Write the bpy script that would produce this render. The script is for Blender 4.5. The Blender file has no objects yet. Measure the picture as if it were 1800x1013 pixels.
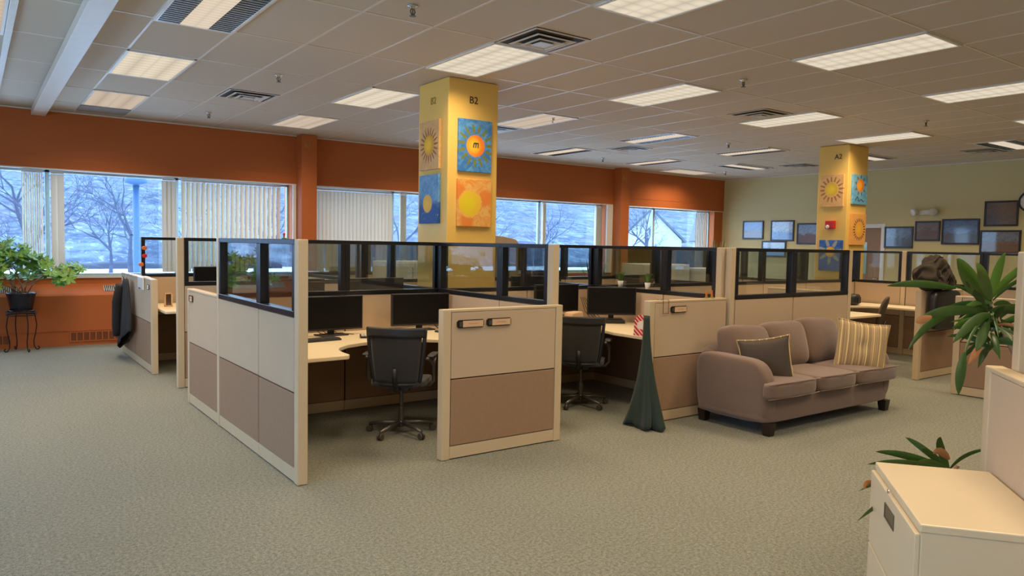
import bpy, bmesh, math, random
from mathutils import Vector, Matrix, Euler
random.seed(7)
C = bpy.context.scene.collection
PI = math.pi
R = math.radians
CEIL = 3.39

# ------------------------------------------------------------------ materials
def lin(c):
    c = c / 255.0
    return c / 12.92 if c <= 0.04045 else ((c + 0.055) / 1.055) ** 2.4
def rgb(r, g, b): return (lin(r), lin(g), lin(b), 1)

class NT:
    def __init__(s, name):
        s.m = bpy.data.materials.new(name); s.m.use_nodes = True
        s.t = s.m.node_tree; s.t.nodes.clear()
        s.out = s.n('ShaderNodeOutputMaterial')
    def n(s, typ, **kw):
        x = s.t.nodes.new(typ)
        for k, v in kw.items(): setattr(x, k, v)
        return x
    def l(s, a, b): s.t.links.new(a, b)
    def val(s, sock, v):
        if hasattr(v, 'is_output') or isinstance(v, bpy.types.NodeSocket): s.l(v, sock)
        else: sock.default_value = v
    def math(s, op, a, b=None, c=None, clamp=False):
        x = s.n('ShaderNodeMath', operation=op, use_clamp=clamp)
        s.val(x.inputs[0], a)
        if b is not None: s.val(x.inputs[1], b)
        if c is not None: s.val(x.inputs[2], c)
        return x.outputs[0]
    def mix(s, f, a, b):
        x = s.n('ShaderNodeMix', data_type='RGBA')
        s.val(x.inputs[0], f); s.val(x.inputs[6], a); s.val(x.inputs[7], b)
        return x.outputs[2]
    def coord(s, kind='Object'):
        return s.n('ShaderNodeTexCoord').outputs[kind]
    def sep(s, v):
        x = s.n('ShaderNodeSeparateXYZ'); s.l(v, x.inputs[0]); return x.outputs
    def noise(s, v, scale, detail=3, rough=.55, dist=0):
        x = s.n('ShaderNodeTexNoise'); s.l(v, x.inputs['Vector'])
        x.inputs['Scale'].default_value = scale; x.inputs['Detail'].default_value = detail
        x.inputs['Roughness'].default_value = rough; x.inputs['Distortion'].default_value = dist
        return x.outputs['Fac']
    def mapping(s, v, scale=(1, 1, 1), rot=(0, 0, 0)):
        x = s.n('ShaderNodeMapping'); s.l(v, x.inputs[0])
        x.inputs['Scale'].default_value = scale; x.inputs['Rotation'].default_value = rot
        return x.outputs[0]
    def step(s, v, lo, hi):
        x = s.n('ShaderNodeMapRange', interpolation_type='SMOOTHSTEP')
        s.val(x.inputs[0], v); x.inputs[1].default_value = lo; x.inputs[2].default_value = hi
        return x.outputs[0]
    def bsdf(s, col, rough=.6, metal=0, spec=.5, bump=None, bstr=.2, bdist=.002, coat=0, sheen=0):
        p = s.n('ShaderNodeBsdfPrincipled')
        s.val(p.inputs['Base Color'], col); s.val(p.inputs['Roughness'], rough)
        p.inputs['Metallic'].default_value = metal
        p.inputs['Specular IOR Level'].default_value = spec
        p.inputs['Coat Weight'].default_value = coat; p.inputs['Coat Roughness'].default_value = .05
        p.inputs['Sheen Weight'].default_value = sheen
        if bump is not None:
            b = s.n('ShaderNodeBump'); b.inputs['Strength'].default_value = bstr
            b.inputs['Distance'].default_value = bdist
            s.l(bump, b.inputs['Height']); s.l(b.outputs[0], p.inputs['Normal'])
        s.l(p.outputs[0], s.out.inputs[0])
        return p

_M = {}
def simple(name, col, rough=.6, metal=0, spec=.5, var=.08, scale=12, bump=0, bscale=200, coat=0, sheen=0):
    if name in _M: return _M[name]
    t = NT(name); co = t.coord()
    n = t.noise(co, scale, 3)
    d = tuple(x * (1 - var) for x in col[:3]) + (1,)
    e = tuple(min(1, x * (1 + var)) for x in col[:3]) + (1,)
    c = t.mix(n, d, e)
    t.bsdf(c, rough, metal, spec, t.noise(co, bscale, 2) if bump else None, bump, .002, coat, sheen)
    _M[name] = t.m
    return t.m

def glass_mat(name, tint=(.82, .88, .9), refl=1.0):
    t = NT(name)
    tr = t.n('ShaderNodeBsdfTransparent'); tr.inputs[0].default_value = tint + (1,)
    gl = t.n('ShaderNodeBsdfGlossy'); gl.inputs['Roughness'].default_value = .01
    gl.inputs[0].default_value = (1, 1, 1, 1)
    # pane seen from both faces: Schlick reflection of a sheet
    lw = t.n('ShaderNodeLayerWeight'); lw.inputs[0].default_value = .5
    f = t.math('POWER', lw.outputs['Facing'], 4.0)
    f = t.math('MULTIPLY_ADD', f, .85 * refl, .06 * refl, clamp=True)
    mx = t.n('ShaderNodeMixShader'); t.l(f, mx.inputs[0]); t.l(tr.outputs[0], mx.inputs[1]); t.l(gl.outputs[0], mx.inputs[2])
    t.l(mx.outputs[0], t.out.inputs[0])
    return t.m

def emit_lens(name, col, strength, fx, fy, lo=.72):
    """lit prismatic lens: grid of soft cells across the lens"""
    t = NT(name); o = t.sep(t.coord())
    a = t.math('ABSOLUTE', t.math('SINE', t.math('MULTIPLY', o[0], fx)))
    b = t.math('ABSOLUTE', t.math('SINE', t.math('MULTIPLY', o[1], fy)))
    cell = t.math('POWER', t.math('MULTIPLY', a, b), .35)
    lampd = t.math('ADD', t.math('MULTIPLY', t.math('COSINE', t.math('MULTIPLY', o[0], 21.0)), .07), .93)
    st = t.math('MULTIPLY', t.math('MULTIPLY_ADD', cell, 1 - lo, lo), lampd)
    e = t.n('ShaderNodeEmission'); e.inputs[0].default_value = col
    t.l(t.math('MULTIPLY', st, strength), e.inputs[1])
    t.l(e.outputs[0], t.out.inputs[0])
    return t.m

def carpet_mat():
    t = NT('carpet'); co = t.coord()
    a = t.noise(co, 55, 4, .75); b = t.noise(t.mapping(co, (1, 1, 1)), 1.3, 3)
    w = t.noise(co, 190, 2, .8)
    f = t.math('ADD', t.math('MULTIPLY', a, .55), t.math('MULTIPLY', w, .45))
    f = t.step(f, .36, .64)
    c = t.mix(f, rgb(82, 84, 73), rgb(156, 155, 138))
    c = t.mix(t.math('MULTIPLY', b, .35), c, rgb(104, 105, 92))
    t.bsdf(c, .95, 0, .1, w, .5, .006, 0, .15)
    return t.m

def tile_mat():
    t = NT('ceiling_tile'); co = t.coord()
    a = t.noise(co, 160, 3, .7); b = t.noise(co, .8, 2)
    c = t.mix(a, rgb(196, 184, 166), rgb(220, 210, 194))
    c = t.mix(t.math('MULTIPLY', b, .25), c, rgb(190, 176, 158))
    t.bsdf(c, .9, 0, .15, a, .25, .002)
    return t.m

def wall_mat(name, col, rough=.55):
    return simple(name, col, rough, var=.035, scale=1.6, bump=.08, bscale=300, spec=.3)

M = {}
M['carpet'] = carpet_mat(); M['tile'] = tile_mat()
M['tee'] = simple('ceiling_tee', rgb(218, 208, 193), .4)
M['orange'] = wall_mat('orange_paint', rgb(184, 100, 50), .6)
M['olive'] = wall_mat('olive_paint', rgb(202, 187, 136), .6)
M['yellow'] = wall_mat('yellow_paint', rgb(238, 196, 104), .35)
M['plain'] = wall_mat('back_room_paint', rgb(190, 180, 155), .6)
M['trim'] = simple('beige_trim', rgb(206, 184, 150), .42, var=.03)
M['fabric_hi'] = simple('light_panel_fabric', rgb(196, 172, 144), .85, var=.05, scale=3, bump=.25, bscale=420, spec=.2)
M['fabric_lo'] = simple('brown_panel_fabric', rgb(158, 128, 102), .88, var=.09, scale=26, bump=.3, bscale=420, spec=.2)
M['seam'] = simple('dark_seam', rgb(30, 27, 25), .6)
M['black'] = simple('black_frame_metal', (.012, .012, .014, 1), .28, spec=.5)
M['glass'] = glass_mat('partition_glass', (.90, .93, .93))
M['winglass'] = glass_mat('window_glass', (.93, .97, 1.0), .8)
M['worktop'] = simple('cream_laminate', rgb(232, 212, 176), .35, var=.03)
M['screen'] = simple('screen_black', (.004, .004, .005, 1), .5, spec=.2)
M['plastic'] = simple('black_plastic', (.018, .018, .02, 1), .42)
M['chairfab'] = simple('chair_mesh_fabric', (.03, .029, .028, 1), .8, bump=.4, bscale=900, sheen=.2)
M['chairvinyl'] = simple('chair_band', (.022, .025, .03, 1), .45)
M['chairmetal'] = simple('bronze_grey_metal', (.14, .125, .11, 1), .4, metal=.6)
M['grey_fab'] = simple('grey_chair_fabric', rgb(84, 72, 60), .9)
M['chrome'] = simple('chrome', (.6, .6, .6, 1), .2, metal=1)
M['sofa'] = simple('taupe_microfibre', rgb(119, 97, 84), .9, var=.12, scale=6, bump=.2, bscale=120, sheen=.35, spec=.15)
M['wood_dark'] = simple('dark_wood', (.02, .009, .006, 1), .4)
M['pillow_back'] = simple('pillow_grey_back', rgb(84, 72, 62), .9)
M['cabinet'] = simple('cream_steel', rgb(214, 196, 164), .35, var=.02)
M['white'] = simple('white_paint', rgb(225, 222, 214), .4, var=.02)
M['alu'] = simple('window_aluminium', rgb(176, 200, 214), .35, metal=.2)
M['vent'] = simple('vent_white', rgb(200, 196, 186), .4)
M['ventdark'] = simple('vent_dark', rgb(46, 44, 42), .7)
M['louver'] = simple('louver_grey', rgb(104, 108, 108), .25, metal=.7)
M['iron'] = simple('wrought_iron', (.02, .014, .012, 1), .45, metal=.5)
M['pot'] = simple('black_glazed_pot', (.012, .013, .02, 1), .25)
M['terracotta'] = simple('terracotta_pot', rgb(150, 84, 54), .8)
M['soil'] = simple('soil', (.03, .02, .012, 1), .95, var=.4, scale=60)
M['leaf_light'] = simple('bright_leaf', rgb(112, 160, 62), .45, var=.35, scale=14)
M['leaf_dark'] = simple('dark_leaf', rgb(52, 84, 32), .35, var=.45, scale=9)
M['leaf_mid'] = simple('mid_leaf', rgb(84, 122, 44), .35, var=.4, scale=9)
M['leaf_dry'] = simple('dry_leaf', rgb(158, 110, 70), .8, var=.3)
M['stem'] = simple('plant_stem', rgb(140, 112, 88), .7)
M['stemgreen'] = simple('green_stem', rgb(66, 82, 36), .6)
M['coat'] = simple('dark_coat_cloth', rgb(44, 40, 38), .9, var=.2, scale=5)
M['green_cloth'] = simple('dark_green_cloth', rgb(16, 38, 28), .7, var=.2, scale=4, sheen=.2)
M['paper'] = simple('paper', rgb(236, 230, 218), .7)
M['papertan'] = simple('paper_tan', rgb(214, 178, 140), .7)
M['red'] = simple('red_enamel', rgb(200, 30, 22), .35)
M['brass'] = simple('brass_letters', rgb(168, 140, 52), .4, metal=.3)
M['ink'] = simple('black_letters', (.02, .02, .018, 1), .5)
M['bag'] = simple('brown_canvas', rgb(56, 45, 34), .85, var=.3, scale=8, bump=.3, bscale=200)
M['cable'] = simple('black_cable', (.01, .01, .01, 1), .5)
M['keycap'] = simple('pale_grey_plastic', rgb(196, 188, 176), .5)
M['orangeclip'] = simple('orange_plastic', rgb(214, 110, 40), .4)
M['greenclip'] = simple('green_plastic', rgb(110, 160, 60), .4)
M['snow'] = simple('snow', (.80, .84, .90, 1), .8, var=.05, scale=.15)
M['asphalt'] = simple('wet_road', (0.125, 0.156, 0.198, 1), .6)
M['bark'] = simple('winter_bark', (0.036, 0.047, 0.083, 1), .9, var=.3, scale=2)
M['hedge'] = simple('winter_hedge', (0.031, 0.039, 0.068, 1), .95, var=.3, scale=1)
M['lamppost'] = simple('lamp_post_blue', (0.026, 0.078, 0.177, 1), .5)
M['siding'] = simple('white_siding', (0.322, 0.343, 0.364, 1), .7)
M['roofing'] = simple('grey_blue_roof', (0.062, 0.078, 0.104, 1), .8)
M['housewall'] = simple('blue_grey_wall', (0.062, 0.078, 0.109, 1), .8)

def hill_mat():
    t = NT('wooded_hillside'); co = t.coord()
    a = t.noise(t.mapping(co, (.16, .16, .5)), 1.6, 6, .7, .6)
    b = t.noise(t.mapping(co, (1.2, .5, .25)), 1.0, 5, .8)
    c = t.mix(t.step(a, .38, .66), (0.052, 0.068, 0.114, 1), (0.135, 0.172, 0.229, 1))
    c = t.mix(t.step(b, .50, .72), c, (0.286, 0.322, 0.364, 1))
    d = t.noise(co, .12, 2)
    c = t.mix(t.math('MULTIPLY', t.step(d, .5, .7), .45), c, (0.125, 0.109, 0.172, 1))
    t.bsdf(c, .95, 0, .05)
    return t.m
M['hill'] = hill_mat()

def vane_mat():
    t = NT('blind_vane'); co = t.coord()
    n = t.noise(t.mapping(co, (1, 1, 60)), 8, 2)
    c = t.mix(n, rgb(222, 208, 182), rgb(236, 224, 200))
    d = t.n('ShaderNodeBsdfDiffuse'); t.l(c, d.inputs[0])
    tr = t.n('ShaderNodeBsdfTranslucent'); tr.inputs[0].default_value = (.75, .82, .8, 1)
    mx = t.n('ShaderNodeMixShader'); mx.inputs[0].default_value = .07
    t.l(d.outputs[0], mx.inputs[1]); t.l(tr.outputs[0], mx.inputs[2]); t.l(mx.outputs[0], t.out.inputs[0])
    return t.m
M['vane'] = vane_mat()

def stripe_mat():
    t = NT('striped_pillow'); o = t.sep(t.coord())
    w = t.n('ShaderNodeTexNoise', noise_dimensions='1D'); t.l(o[0], w.inputs['W']); w.inputs['Scale'].default_value = 60; w.inputs['Detail'].default_value = 2
    s1 = t.step(w.outputs['Fac'], .42, .58)
    c = t.mix(s1, rgb(150, 126, 94), rgb(182, 156, 118))
    s = t.math('ABSOLUTE', t.math('SINE', t.math('MULTIPLY', o[0], 52.0)))
    c = t.mix(t.step(s, .975, .992), c, rgb(236, 210, 138))
    t.bsdf(c, .85, 0, .2, w.outputs['Fac'], .3, .002, 0, .2)
    return t.m
M['stripe'] = stripe_mat()

def candy_mat():
    t = NT('red_white_stripes'); o = t.sep(t.coord())
    s = t.math('SINE', t.math('MULTIPLY', t.math('ADD', o[0], t.math('MULTIPLY', o[2], 1.1)), 190.0))
    c = t.mix(t.step(s, .35, .6), rgb(206, 30, 26), rgb(240, 220, 208))
    r = t.math('SQRT', t.math('ADD', t.math('POWER', o[0], 2), t.math('POWER', t.math('SUBTRACT', o[2], .085), 2)))
    c = t.mix(t.step(r, .036, .030), c, rgb(240, 226, 216))
    t.bsdf(c, .5)
    return t.m

def sun_mat(name, bg1, bg2, disc, disc2, cx, cz, r, ray=None, nray=18, rlen=.1, sharp=.2, grad=None, wig=1.2, gap=.01, fill=None):
    """hand-painted sun on a canvas, in the canvas's own local x/z metres"""
    t = NT(name); co = t.coord(); o = t.sep(co)
    n = t.noise(co, 9, 4, .6, 1.5); n2 = t.noise(co, 28, 3, .6, 2)
    c = t.mix(t.step(n, .35, .65), bg1, bg2)
    if grad:      # lower part of the painting in another colour
        c = t.mix(t.step(t.math('ADD', o[2], t.math('MULTIPLY', n, .12)), grad[0] + .1, grad[0] - .03), c, grad[1])
        c = t.mix(t.math('MULTIPLY', t.step(n2, .62, .7), .6), c, rgb(226, 222, 214))
    dx = t.math('SUBTRACT', o[0], cx); dz = t.math('SUBTRACT', o[2], cz)
    rad = t.math('SQRT', t.math('ADD', t.math('MULTIPLY', dx, dx), t.math('MULTIPLY', dz, dz)))
    rad2 = t.math('ADD', rad, t.math('MULTIPLY', t.math('SUBTRACT', n2, .5), .02))
    if ray is not None:
        th = t.math('ARCTAN2', dz, dx)
        sn = t.math('SINE', t.math('ADD', t.math('MULTIPLY', th, float(nray)), t.math('MULTIPLY', n2, wig)))
        fall = t.math('DIVIDE', t.math('SUBTRACT', rad, r + gap), rlen)
        m = t.math('MULTIPLY', t.step(t.math('SUBTRACT', sn, t.math('MULTIPLY_ADD', fall, 1.75 if fill else 1.1, -.8 if fill else -.35)), 0, sharp), t.step(fall, -.02, .06))
        m = t.math('MULTIPLY', m, t.step(fall, 1.05, .95))
        c = t.mix(m, c, ray)
    dc = t.mix(t.step(t.math('ADD', rad2, t.math('MULTIPLY', dx, .3)), r * .2, r), disc, disc2)
    c = t.mix(t.step(rad2, r + .008, r - .008), c, dc)
    t.bsdf(c, .5, 0, .4, n2, .4, .004)
    return t.m

def photo_mat(name, sky, land, dark, seed):
    t = NT(name); co = t.coord(); o = t.sep(co)
    mp = t.mapping(co, (1, 1, 2.5), (0, seed * .3, 0))
    n = t.noise(mp, 6 + seed % 3, 5, .6, 1.0); n2 = t.noise(co, 22, 4, .7)
    h = t.math('ADD', o[2], t.math('MULTIPLY', t.math('SUBTRACT', n, .5), .25))
    c = t.mix(t.step(h, .20, .26), land, sky)
    c = t.mix(t.math('MULTIPLY', t.step(n2, .45, .7), .6), c, dark)
    t.bsdf(c, .3, 0, .5, coat=1.0)
    return t.m

# ------------------------------------------------------------------ mesh builder
class MB:
    def __init__(s): s.v = []; s.f = []; s.m = []; s.mi = 0
    def add(s, vs, fs):
        b = len(s.v); s.v += [tuple(v) for v in vs]
        for f in fs: s.f.append([i + b for i in f]); s.m.append(s.mi)
        return s
    def box(s, x0, x1, y0, y1, z0, z1):
        x0, x1 = sorted((x0, x1)); y0, y1 = sorted((y0, y1)); z0, z1 = sorted((z0, z1))
        vs = [(x0, y0, z0), (x1, y0, z0), (x1, y1, z0), (x0, y1, z0), (x0, y0, z1), (x1, y0, z1), (x1, y1, z1), (x0, y1, z1)]
        return s.add(vs, [(0, 3, 2, 1), (4, 5, 6, 7), (0, 1, 5, 4), (1, 2, 6, 5), (2, 3, 7, 6), (3, 0, 4, 7)])
    def tube(s, pts, r, seg=8, cap=True):
        pts = [Vector(p) for p in pts]; n = len(pts)
        rs = r if isinstance(r, (list, tuple)) else [r] * n
        up = Vector((0, 0, 1)); vs = []; prev = None
        for i, p in enumerate(pts):
            d = (pts[min(i + 1, n - 1)] - pts[max(i - 1, 0)]).normalized()
            if prev is None:
                a = d.cross(up)
                if a.length < .05: a = d.cross(Vector((1, 0, 0)))
            else: a = prev - d * prev.dot(d)
            a.normalize(); prev = a; b = d.cross(a)
            for k in range(seg):
                q = 2 * PI * k / seg
                vs.append(p + (a * math.cos(q) + b * math.sin(q)) * rs[i])
        fs = []
        for i in range(n - 1):
            for k in range(seg):
                k2 = (k + 1) % seg
                fs.append((i * seg + k, i * seg + k2, (i + 1) * seg + k2, (i + 1) * seg + k))
        if cap: fs += [tuple(range(seg))[::-1], tuple((n - 1) * seg + k for k in range(seg))]
        return s.add(vs, fs)
    def lathe(s, prof, seg=24, c=(0, 0, 0), axis='z', cap=True):
        vs = []; n = len(prof)
        for r, z in prof:
            for k in range(seg):
                q = 2 * PI * k / seg; p = (r * math.cos(q), r * math.sin(q), z)
                if axis == 'x': p = (p[2], p[0], p[1])
                if axis == 'y': p = (p[1], p[2], p[0])
                vs.append((p[0] + c[0], p[1] + c[1], p[2] + c[2]))
        fs = []
        for i in range(n - 1):
            for k in range(seg):
                k2 = (k + 1) % seg
                fs.append((i * seg + k, i * seg + k2, (i + 1) * seg + k2, (i + 1) * seg + k))
        if cap: fs += [tuple(range(seg))[::-1], tuple((n - 1) * seg + k for k in range(seg))]
        return s.add(vs, fs)
    def prism(s, poly, z0, z1, plane='xy'):
        n = len(poly)
        def P(a, b, z): return (a, b, z) if plane == 'xy' else ((a, z, b) if plane == 'xz' else (z, a, b))
        vs = [P(a, b, z0) for a, b in poly] + [P(a, b, z1) for a, b in poly]
        fs = [tuple(range(n))[::-1], tuple(range(n, 2 * n))]
        for i in range(n): j = (i + 1) % n; fs.append((i, j, n + j, n + i))
        return s.add(vs, fs)
    def grid(s, fn, nu, nv, closed_u=False):
        vs = [fn(i / nu, j / nv) for j in range(nv + 1) for i in range(nu + (0 if closed_u else 1))]
        w = nu + (0 if closed_u else 1); fs = []
        for j in range(nv):
            for i in range(nu):
                i2 = (i + 1) % w if closed_u else i + 1
                fs.append((j * w + i, j * w + i2, (j + 1) * w + i2, (j + 1) * w + i))
        return s.add(vs, fs)
    def soft(s, c, h, k=5, n=10, fn=None):
        """rounded box: centre c, half sizes h, exponent k, optional deform fn(u,v,w,p)"""
        for ax in range(3):
            for sg in (-1, 1):
                def F(a, b):
                    p = [0, 0, 0]; a = math.sin((a - .5) * PI) ; b = math.sin((b - .5) * PI)
                    p[ax] = sg; p[(ax + 1) % 3] = a * sg; p[(ax + 2) % 3] = b
                    ln = (abs(p[0]) ** k + abs(p[1]) ** k + abs(p[2]) ** k) ** (1 / k)
                    q = [x / ln for x in p]
                    r = Vector((q[0] * h[0], q[1] * h[1], q[2] * h[2]))
                    if fn: r = fn(q, r)
                    return (r[0] + c[0], r[1] + c[1], r[2] + c[2])
                s.grid(F, n, n)
        return s
    def xf(s, mat, start=0):
        for i in range(start, len(s.v)): s.v[i] = tuple(mat @ Vector(s.v[i]))
        return s
    def build(s, name, mat, parent=None, smooth=False, bevel=0, bseg=2, loc=None, rot=None, merge=False, solid=0, subsurf=0):
        me = bpy.data.meshes.new(name)
        me.from_pydata(s.v, [], s.f)
        for mm in (mat if isinstance(mat, (list, tuple)) else [mat]): me.materials.append(mm)
        if any(s.m): me.polygons.foreach_set('material_index', s.m)
        bm = bmesh.new(); bm.from_mesh(me)
        if merge: bmesh.ops.remove_doubles(bm, verts=bm.verts, dist=1e-4)
        if not solid: bmesh.ops.recalc_face_normals(bm, faces=bm.faces)
        bm.to_mesh(me); bm.free()
        if smooth:
            me.polygons.foreach_set('use_smooth', [True] * len(me.polygons))
        o = bpy.data.objects.new(name, me); C.objects.link(o)
        if parent: o.parent = parent
        if loc: o.location = loc
        if rot: o.rotation_euler = rot
        if solid:
            md = o.modifiers.new('solid', 'SOLIDIFY'); md.thickness = solid; md.offset = 0
        if bevel:
            md = o.modifiers.new('bevel', 'BEVEL'); md.width = bevel; md.segments = bseg; md.limit_method = 'ANGLE'; md.angle_limit = R(40)
            md.harden_normals = False
        if subsurf:
            md = o.modifiers.new('sub', 'SUBSURF'); md.levels = subsurf; md.render_levels = subsurf
        return o

def tag(o, label=None, cat=None, group=None, kind=None):
    if label: o['label'] = label
    if cat: o['category'] = cat
    if group: o['group'] = group
    if kind: o['kind'] = kind
    return o
def empty(name, loc=(0, 0, 0), rz=0, label=None, cat=None, group=None, kind=None, rot=None):
    o = bpy.data.objects.new(name, None); C.objects.link(o); o.empty_display_size = .1
    o.location = loc; o.rotation_euler = rot if rot else (0, 0, rz)
    return tag(o, label, cat, group, kind)
def struct(name, mb, mat, parent=None, **k):
    o = mb.build(name, mat, parent, **k)
    if parent is None: o['kind'] = 'structure'
    return o
def copy_tree(o, parent=None):
    c = o.copy(); C.objects.link(c); c.parent = parent
    for ch in [x for x in bpy.data.objects if x.parent == o]: copy_tree(ch, c)
    return c
def text_mesh(txt, size, depth=.004):
    cu = bpy.data.curves.new('t', 'FONT'); cu.body = txt; cu.size = size; cu.extrude = depth / 2
    cu.align_x = 'CENTER'; cu.align_y = 'CENTER'; cu.resolution_u = 3
    o = bpy.data.objects.new('t', cu); C.objects.link(o)
    dg = bpy.context.evaluated_depsgraph_get(); dg.update()
    me = bpy.data.meshes.new_from_object(o.evaluated_get(dg)); bpy.data.objects.remove(o)
    return me
def text_obj(name, txt, size, mat, parent, loc, rot):
    me = text_mesh(txt, size); me.name = name; me.materials.clear(); me.materials.append(mat)
    o = bpy.data.objects.new(name, me); C.objects.link(o); o.parent = parent
    o.location = loc; o.rotation_euler = rot
    return o

# ------------------------------------------------------------------ camera
cam = bpy.data.cameras.new('camera'); co = bpy.data.objects.new('camera', cam); C.objects.link(co)
cam.sensor_fit = 'HORIZONTAL'; cam.sensor_width = 36; cam.lens = 1306.68 / 1800 * 36
cam.clip_end = 500; cam.clip_start = .05
rw = Vector((0.80843266, -0.58829390, 0.01862563)); dn = Vector((-0.01922625, -0.05802191, -0.99813016)); fw = Vector((0.58827458, 0.80656292, -0.05821749))
mat = Matrix((rw, -dn, -fw)).transposed().to_4x4()
mat.translation = Vector((0, 0, 1.6))
co.matrix_world = mat
bpy.context.scene.camera = co

# ------------------------------------------------------------------ room shell
XL, XR, YF, YB = -3.2, 15.95, -2.4, 12.54
struct('floor', MB().box(XL - .1, XR + .1, YF - .1, 12.95, -.1, 0), M['carpet'])
struct('ceiling', MB().box(XL - .1, XR + .1, YF - .1, 12.95, CEIL + .004, CEIL + .12), M['tile'])
TX = [1.25 + .6325 * k for k in range(-7, 24)]
TY = [4.24 + 1.24 * k for k in range(-5, 7)]
g = MB()
for x in TX:
    if XL < x < XR and not (.55 < x < 1.1): g.box(x - .011, x + .011, YF, YB, CEIL + .0005, CEIL + .005)
struct('trim_1', g, M['tee'])
g = MB()
for y in TY:
    if YF < y < YB: g.box(XL, XR, y - .011, y + .011, CEIL, CEIL + .005)
struct('trim_2', g, M['tee'])
struct('trim_3', MB().box(.725, .90, YF + .01, YB - .01, CEIL - .095, CEIL), M['tee'], bevel=.006)   # dropped ceiling beam
struct('trim_4', MB().box(.28, .335, YF + .01, YB - .01, CEIL - .02, CEIL + .002), M['tee'], bevel=.004)
g = MB().box(XL, XR, YB - .02, YB, CEIL - .02, CEIL); g.box(XR - .02, XR, YF, YB, CEIL - .02, CEIL)
struct('trim_5', g, M['tee'])
struct('wall_right', MB().box(XR, XR + .12, YF - .1, 8.32, 0, CEIL + .1).box(XR, XR + .12, 9.22, 12.95, 0, CEIL + .1).box(XR, XR + .12, 8.32, 9.22, 2.16, CEIL + .1), M['olive'])
lw = MB().box(XL - .12, XL, YF - .1, 12.95, 0, .98).box(XL - .12, XL, YF - .1, 12.95, 2.56, CEIL + .1)
LW = [(-1.2, 3.2), (4.2, 8.9)]
ys = [YF - .1] + [v for a in LW for v in a] + [12.95]
for a, c_ in zip(ys[::2], ys[1::2]): lw.box(XL - .12, XL, a, c_, .98, 2.56)
struct('wall_left', lw, M['orange'])
struct('wall_front', MB().box(XL, XR, YF - .12, YF, 0, CEIL + .1), M['plain'])
# window wall: soffit above, convector cabinet below
b = MB().box(XL, XR, YB, YB + .4, 2.56, CEIL + .1)
b.box(XL, XR, YB - .006, YB, 2.735, 2.75)
prof = [(12.54, 0), (12.54, .735), (12.56, .76), (12.72, .90), (12.72, 1.0), (12.95, 1.0), (12.95, 0)]
b.prism([(y, z) for y, z in prof], XL, XR, 'yz')
b.box(XL, XR, YB - .012, YB, .215, .225)
WINS = [(-2.9, 4.47), (4.885, 11.80), (12.40, 15.62)]
PIERS = [(XL, -2.9), (4.47, 4.885), (11.80, 12.40), (15.62, XR)]
for x0, x1 in PIERS: b.box(x0, x1, YB + .03, YB + .4, 1.0, 2.56)
struct('wall_back', b, M['orange'])
struct('wall_back_column', MB().box(4.535, 4.80, 12.28, YB + .02, 0, CEIL), M['orange'], bevel=.004).name = 'trim_6'
struct('trim_7', MB().box(11.98, 12.24, 12.28, YB + .02, 0, CEIL), M['orange'], bevel=.004)
for x0, x1, n in ((4.475, 4.53, 'trim_8'), (11.80, 11.975, 'trim_9')):
    struct(n, MB().box(x0, x1, YB - .01, YB + .03, 1.0, 2.56), M['white'])
# window sill and white head strip
struct('trim_10', MB().box(XL, XR, 12.70, 12.80, .985, 1.015).box(XL, XR, YB - .004, YB + .06, 2.548, 2.566), M['white'])
# convector grilles on the slope
gs = MB(); dk = MB()
def slope(x, t, off=0):
    y = 12.56 + .16 * t - off * .66; z = .76 + .14 * t + off * .75
    return (x, y, z)
for gx0, gx1 in ((-2.6, -1.2), (-.9, .52), (1.62, 2.5), (2.9, 4.3), (5.2, 6.6), (7.2, 8.6), (9.2, 10.6), (12.7, 14.1)):
    dk.add([slope(gx0, .2, .002), slope(gx1, .2, .002), slope(gx1, .8, .002), slope(gx0, .8, .002)], [(0, 1, 2, 3)])
    n = int((gx1 - gx0) / .024)
    for k in range(n + 1):
        x = gx0 + (gx1 - gx0) * k / n
        gs.add([slope(x - .004, .2, .001), slope(x + .004, .2, .001), slope(x + .004, .8, .001), slope(x - .004, .8, .001),
                slope(x - .004, .2, .008), slope(x + .004, .2, .008), slope(x + .004, .8, .008), slope(x - .004, .8, .008)],
               [(0, 1, 2, 3), (4, 5, 6, 7), (0, 1, 5, 4), (1, 2, 6, 5), (2, 3, 7, 6), (3, 0, 4, 7)])
struct('trim_11', dk, M['ventdark']); struct('trim_12', gs, M['tee'])
# low return-air grilles of small squares
dk = MB(); gr = MB()
for x0, x1 in ((-.6, .43), (1.16, 2.4), (3.0, 4.2)):
    dk.box(x0, x1, YB - .004, YB + .002, .07, .19)
    n = round((x1 - x0) / .085)
    for k in range(n + 1):
        x = x0 + (x1 - x0) * k / n; gr.box(x - .008, x + .008, YB - .016, YB, .06, .20)
    gr.box(x0 - .01, x1 + .01, YB - .015, YB, .19, .205); gr.box(x0 - .01, x1 + .01, YB - .015, YB, .055, .07)
    for k in range(int((x1 - x0) / .012)): gr.box(x0 + k * .012, x0 + k * .012 + .004, YB - .009, YB, .07, .19)
struct('trim_13', dk, M['ventdark']); struct('trim_14', gr, M['orange'])
struct('baseboard_right', MB().box(XR - .012, XR, YF, 8.27, 0, .1).box(XR - .012, XR, 9.27, YB, 0, .1), M['ventdark'])
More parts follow.
